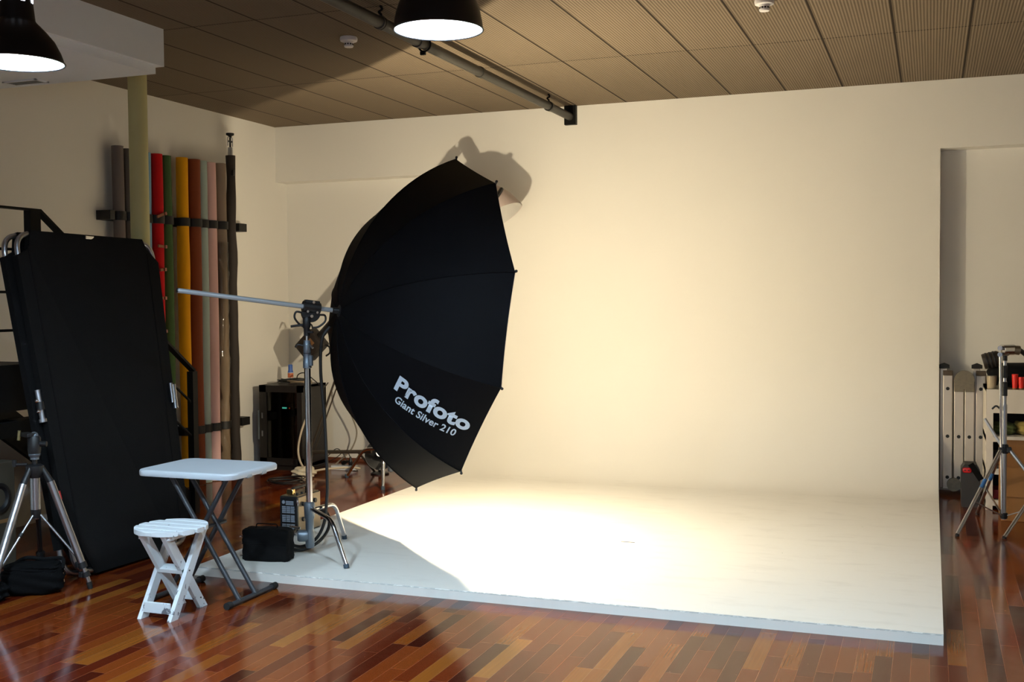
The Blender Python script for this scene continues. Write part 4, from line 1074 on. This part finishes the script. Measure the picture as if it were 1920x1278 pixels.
lump('green_bundle', (.48, 8.60, .561), (.15, .2, .085), (74, 84, 40), 'green cloth bundle on upper shelf behind the stand pole', 'bundle', 3)
lump('yellow_bundle', (.62, 8.60, .565), (.13, .2, .093), (150, 130, 66), 'dull yellow bundle on upper shelf right of the stand', 'bundle', 4)
lump('grey_bundle', (.47, 8.62, .345), (.12, .2, .11), (96, 92, 86), 'grey crumpled bundle on the middle shelf', 'bundle', 6)
rbx = MB().box2((.415, 8.50, .0705), (.50, 8.70, .135), .004).build('red_box', pm('red_card', (150, 24, 26), .6), None, 0); tag(rbx, 'small red box on the lowest shelf', 'box')
bgx = soft_box((.70, 8.72, .93), (.64, .36, .17), 0, 15, 4.5, .012)
tag(bgx.build('black_bag', m_fabric), 'big black bag lying on top of the white shelf', 'bag')
MB_ = thing('lens_hood', (.40, 8.56, .985), 'dark brown ribbed cylinder resting on the black bag', 'cylinder')
R_ax = Vector((.94, 0, .25)).normalized()
MB().lathe([(0, 0), (.052, 0), (.055, .01), (.055, .10), (.045, .115), (0, .115)], (.343, 8.56, 1.03), R_ax, 32).build('barrel', pm('brown_black_barrel', (44, 36, 28), .5), MB_)
for q in (.02, .045, .07): MB().lathe([(.055, q), (.058, q + .003), (.058, q + .012), (.055, q + .015)], (.343, 8.56, 1.03), R_ax, 32).build('ring', m_black, MB_)
for q, (xx, hh, lab) in enumerate(((.545, .105, 'taller red cup on top of the white shelf'), (.585, .085, 'shorter red cup at right on the white shelf'))):
    t = thing('red_cup', (xx, 8.50, ST), lab, 'cup', 'red cups on the white shelf')
    MB().lathe([(0, 0), (.016, 0), (.021, hh), (.019, hh), (.015, .004)], (xx, 8.475, ST + .001), seg=28).build('body', pm('red_plastic', (226, 36, 22), .4), t)
    MB().lathe([(.0165, .0), (.0175, .0), (.0178, .010), (.017, .010)], (xx, 8.475, ST + .001), seg=28).build('base_ring', pm('tan_ring', (140, 90, 50), .5), t)
jr = thing('clear_jar', (.395, 8.50, ST), 'cloudy plastic tub on the left end of the white shelf', 'tub')
MB().lathe([(0, 0), (.028, 0), (.032, .085), (.030, .085), (.027, .004)], (.397, 8.50, ST + .001), seg=28).build('body', pm('cloudy_plastic', (176, 158, 128), .3), jr)
MB().lathe([(.033, .082), (.033, .09), (0, .092)], (.397, 8.50, ST + .001), seg=28).build('lid', pm('cloudy_lid', (150, 136, 112), .3), jr)
gj = thing('glass_pot', (.46, 8.49, ST), 'small grey pot beside the cloudy tub on the shelf', 'pot')
MB().lathe([(0, 0), (.022, 0), (.026, .02), (.02, .045), (.022, .05)], (.462, 8.49, ST + .001), seg=24).build('body', pm('grey_pot', (120, 112, 100), .3), gj)

sc_ = thing('speaker_case', (.268, 8.60, 0), 'dark grey case with red handle on floor before the ladder', 'case')
pb = MB(); pb.prism([(.205, 8.50, 0.0), (.330, 8.50, 0.0), (.330, 8.50, .25), (.305, 8.50, .305), (.225, 8.50, .305), (.203, 8.50, .27)], (0, .17, 0))
pb.build('body', pm('charcoal_case', (46, 44, 44), .7, bump=.3, bscale=90), sc_, 0)
MB().box((.240, 8.495, .265), (.060, .012, .036), None, .012).build('red_handle', pm('red_rubber', (190, 30, 34), .5), sc_, 30)
for xx in (.228, .252): MB().cyl((xx, 8.487, .265), (xx, 8.491, .265), .005).build('rivet', m_black, sc_)
MB().bar((.265, 8.497, .31), (.335, 8.497, .2), .012, .04).build('carry_strap', m_seam, sc_, 0)

bxx = thing('cardboard_box', (.75, 8.2, 0), 'brown cardboard box at right edge behind the silver stand', 'box')
m_cb = pm('cardboard', (150, 104, 56), .8, var=.05)
MB().box2((.440, 8.06, 0), (1.02, 8.36, .505), .003).build('body', m_cb, bxx, 0)
MB().box2((.438, 8.054, .36), (1.02, 8.062, .51)).build('flap', pm('cardboard_dark', (132, 88, 44), .8), bxx, 0)
MB().box2((.437, 8.053, .16), (1.02, 8.0605, .165)).build('fold_line', pm('cardboard_dark', (132, 88, 44), .8), bxx, 0)

def grip_stand(P, feet, zt, label, visible=True):
    t = thing('grip_stand', (P.x, P.y, 0), label, 'light stand')
    MB().cyl(P + Vector((0, 0, .06)), P + Vector((0, 0, .80)), .0155).build('pole', m_alu, t)
    MB().cyl(P + Vector((0, 0, .80)), P + Vector((0, 0, zt)), .0115).build('upper_pole', m_alu, t)
    for z0, z1, r in ((.855, .945, .0165), (.97, 1.05, .0155), (1.08, 1.13, .0145)):
        MB().cyl(P + Vector((0, 0, z0)), P + Vector((0, 0, min(z1, zt))), r).build('collar', m_black, t)
    MB().lathe([(0, .485), (.024, .485), (.026, .50), (.026, .535), (.02, .545), (0, .545)], P).build('leg_collar', m_black, t)
    MB().lathe([(0, .065), (.022, .065), (.024, .08), (.024, .10), (0, .105)], P).build('brace_collar', m_black, t)
    for f in feet:
        d = Vector((f.x - P.x, f.y - P.y, 0)); dn = d.normalized()
        a = P + dn * .035 + Vector((0, 0, .51)); e = f + Vector((0, 0, .014))
        lg = MB().cyl(a, e, .0115).build('leg', m_alu, t)
        MB().cyl(e, f + Vector((0, 0, .001)), .013).build('rubber_foot', m_rubber, lg)
        MB().box(P + dn * .03 + Vector((0, 0, .51)), (.03, .03, .035), None, .004).build('leg_hinge', m_black, lg, 0)
        MB().bar(P + dn * .02 + Vector((0, 0, .085)), lerp(a, e, .62), .012, .006).build('brace', m_alu, t, 0)
        MB().cyl(lerp(a, e, .36), lerp(a, e, .46), .0125).build('blue_sticker', pm('blue_sticker', (46, 96, 150), .5), lg)
    return t
P1 = Vector((.442, 7.8, 0))
g1 = grip_stand(P1, [Vector((.158, 7.451, 0)), Vector((.84, 7.62, 0)), Vector((.30, 8.22, 0))], 1.12, 'silver tripod light stand with grip head in front of the white shelf')
Hh = P1 + Vector((0, 0, 1.15))
g2 = MB().box(Hh + Vector((.0, 0, -.008)), (.05, .05, .06), None, .008).build('grip_head', pm('pewter', (150, 142, 124), .35, .8), g1, 30, 'metal grip head')
MB().cyl(Hh + Vector((-.02, -.02, 0)), Hh + Vector((.05, .03, 0)), .034, seg=28).build('disc', m_chrome, g2)
MB().cyl(Hh + Vector((.05, .02, .0)), Hh + Vector((.085, .03, -.005)), .028, .03).build('jaw', pm('pewter', (150, 142, 124), .35, .8), g2)
MB().cyl(Hh + Vector((.085, .03, -.0)), Hh + Vector((.135, .05, -.04)), .014, .016).build('knob', m_black, g2)
for z in (-.03, .012): MB().lathe([(.006, -.02), (.014, -.02), (.014, .0), (.006, .0)], Hh + Vector((-.032, -.02, z)), (0, 1, 0), 16).build('screw_eye', m_alu, g2)
MB().cyl(P1 + Vector((-.03, -.03, 1.13)), P1 + Vector((-.012, -.028, .10)), .0085, .0075).build('grip_arm', m_chrome, g2)
MB().tube(curve([P1 + Vector((-.02, -.02, .765)), P1 + Vector((-.05, -.02, .79)), P1 + Vector((-.075, -.02, .77))]), .006, 8).build('hanging_lever', m_black, g1)
MB().cyl(P1 + Vector((-.01, .03, .52)), P1 + Vector((-.115, .05, .70)), .010).build('stub_arm', m_alu, g1)
g3 = thing('tripod_stand', (.78, 7.95, 0), 'silver stand leg entering at the right edge in front of cardboard box', 'light stand')
P3 = Vector((.80, 7.90, 0))
MB().cyl(P3 + Vector((0, 0, .05)), P3 + Vector((0, 0, 1.2)), .015).build('pole', m_alu, g3)
for f in (Vector((.428, 7.458, 0)), Vector((1.25, 7.75, 0)), Vector((.85, 8.04, 0))):
    lg = MB().cyl(P3 + Vector((0, 0, .52)), f + Vector((0, 0, .012)), .0115).build('leg', m_alu, g3)
    MB().cyl(f + Vector((0, 0, .012)), f + Vector((0, 0, .001)), .0125).build('rubber_foot', m_rubber, lg)
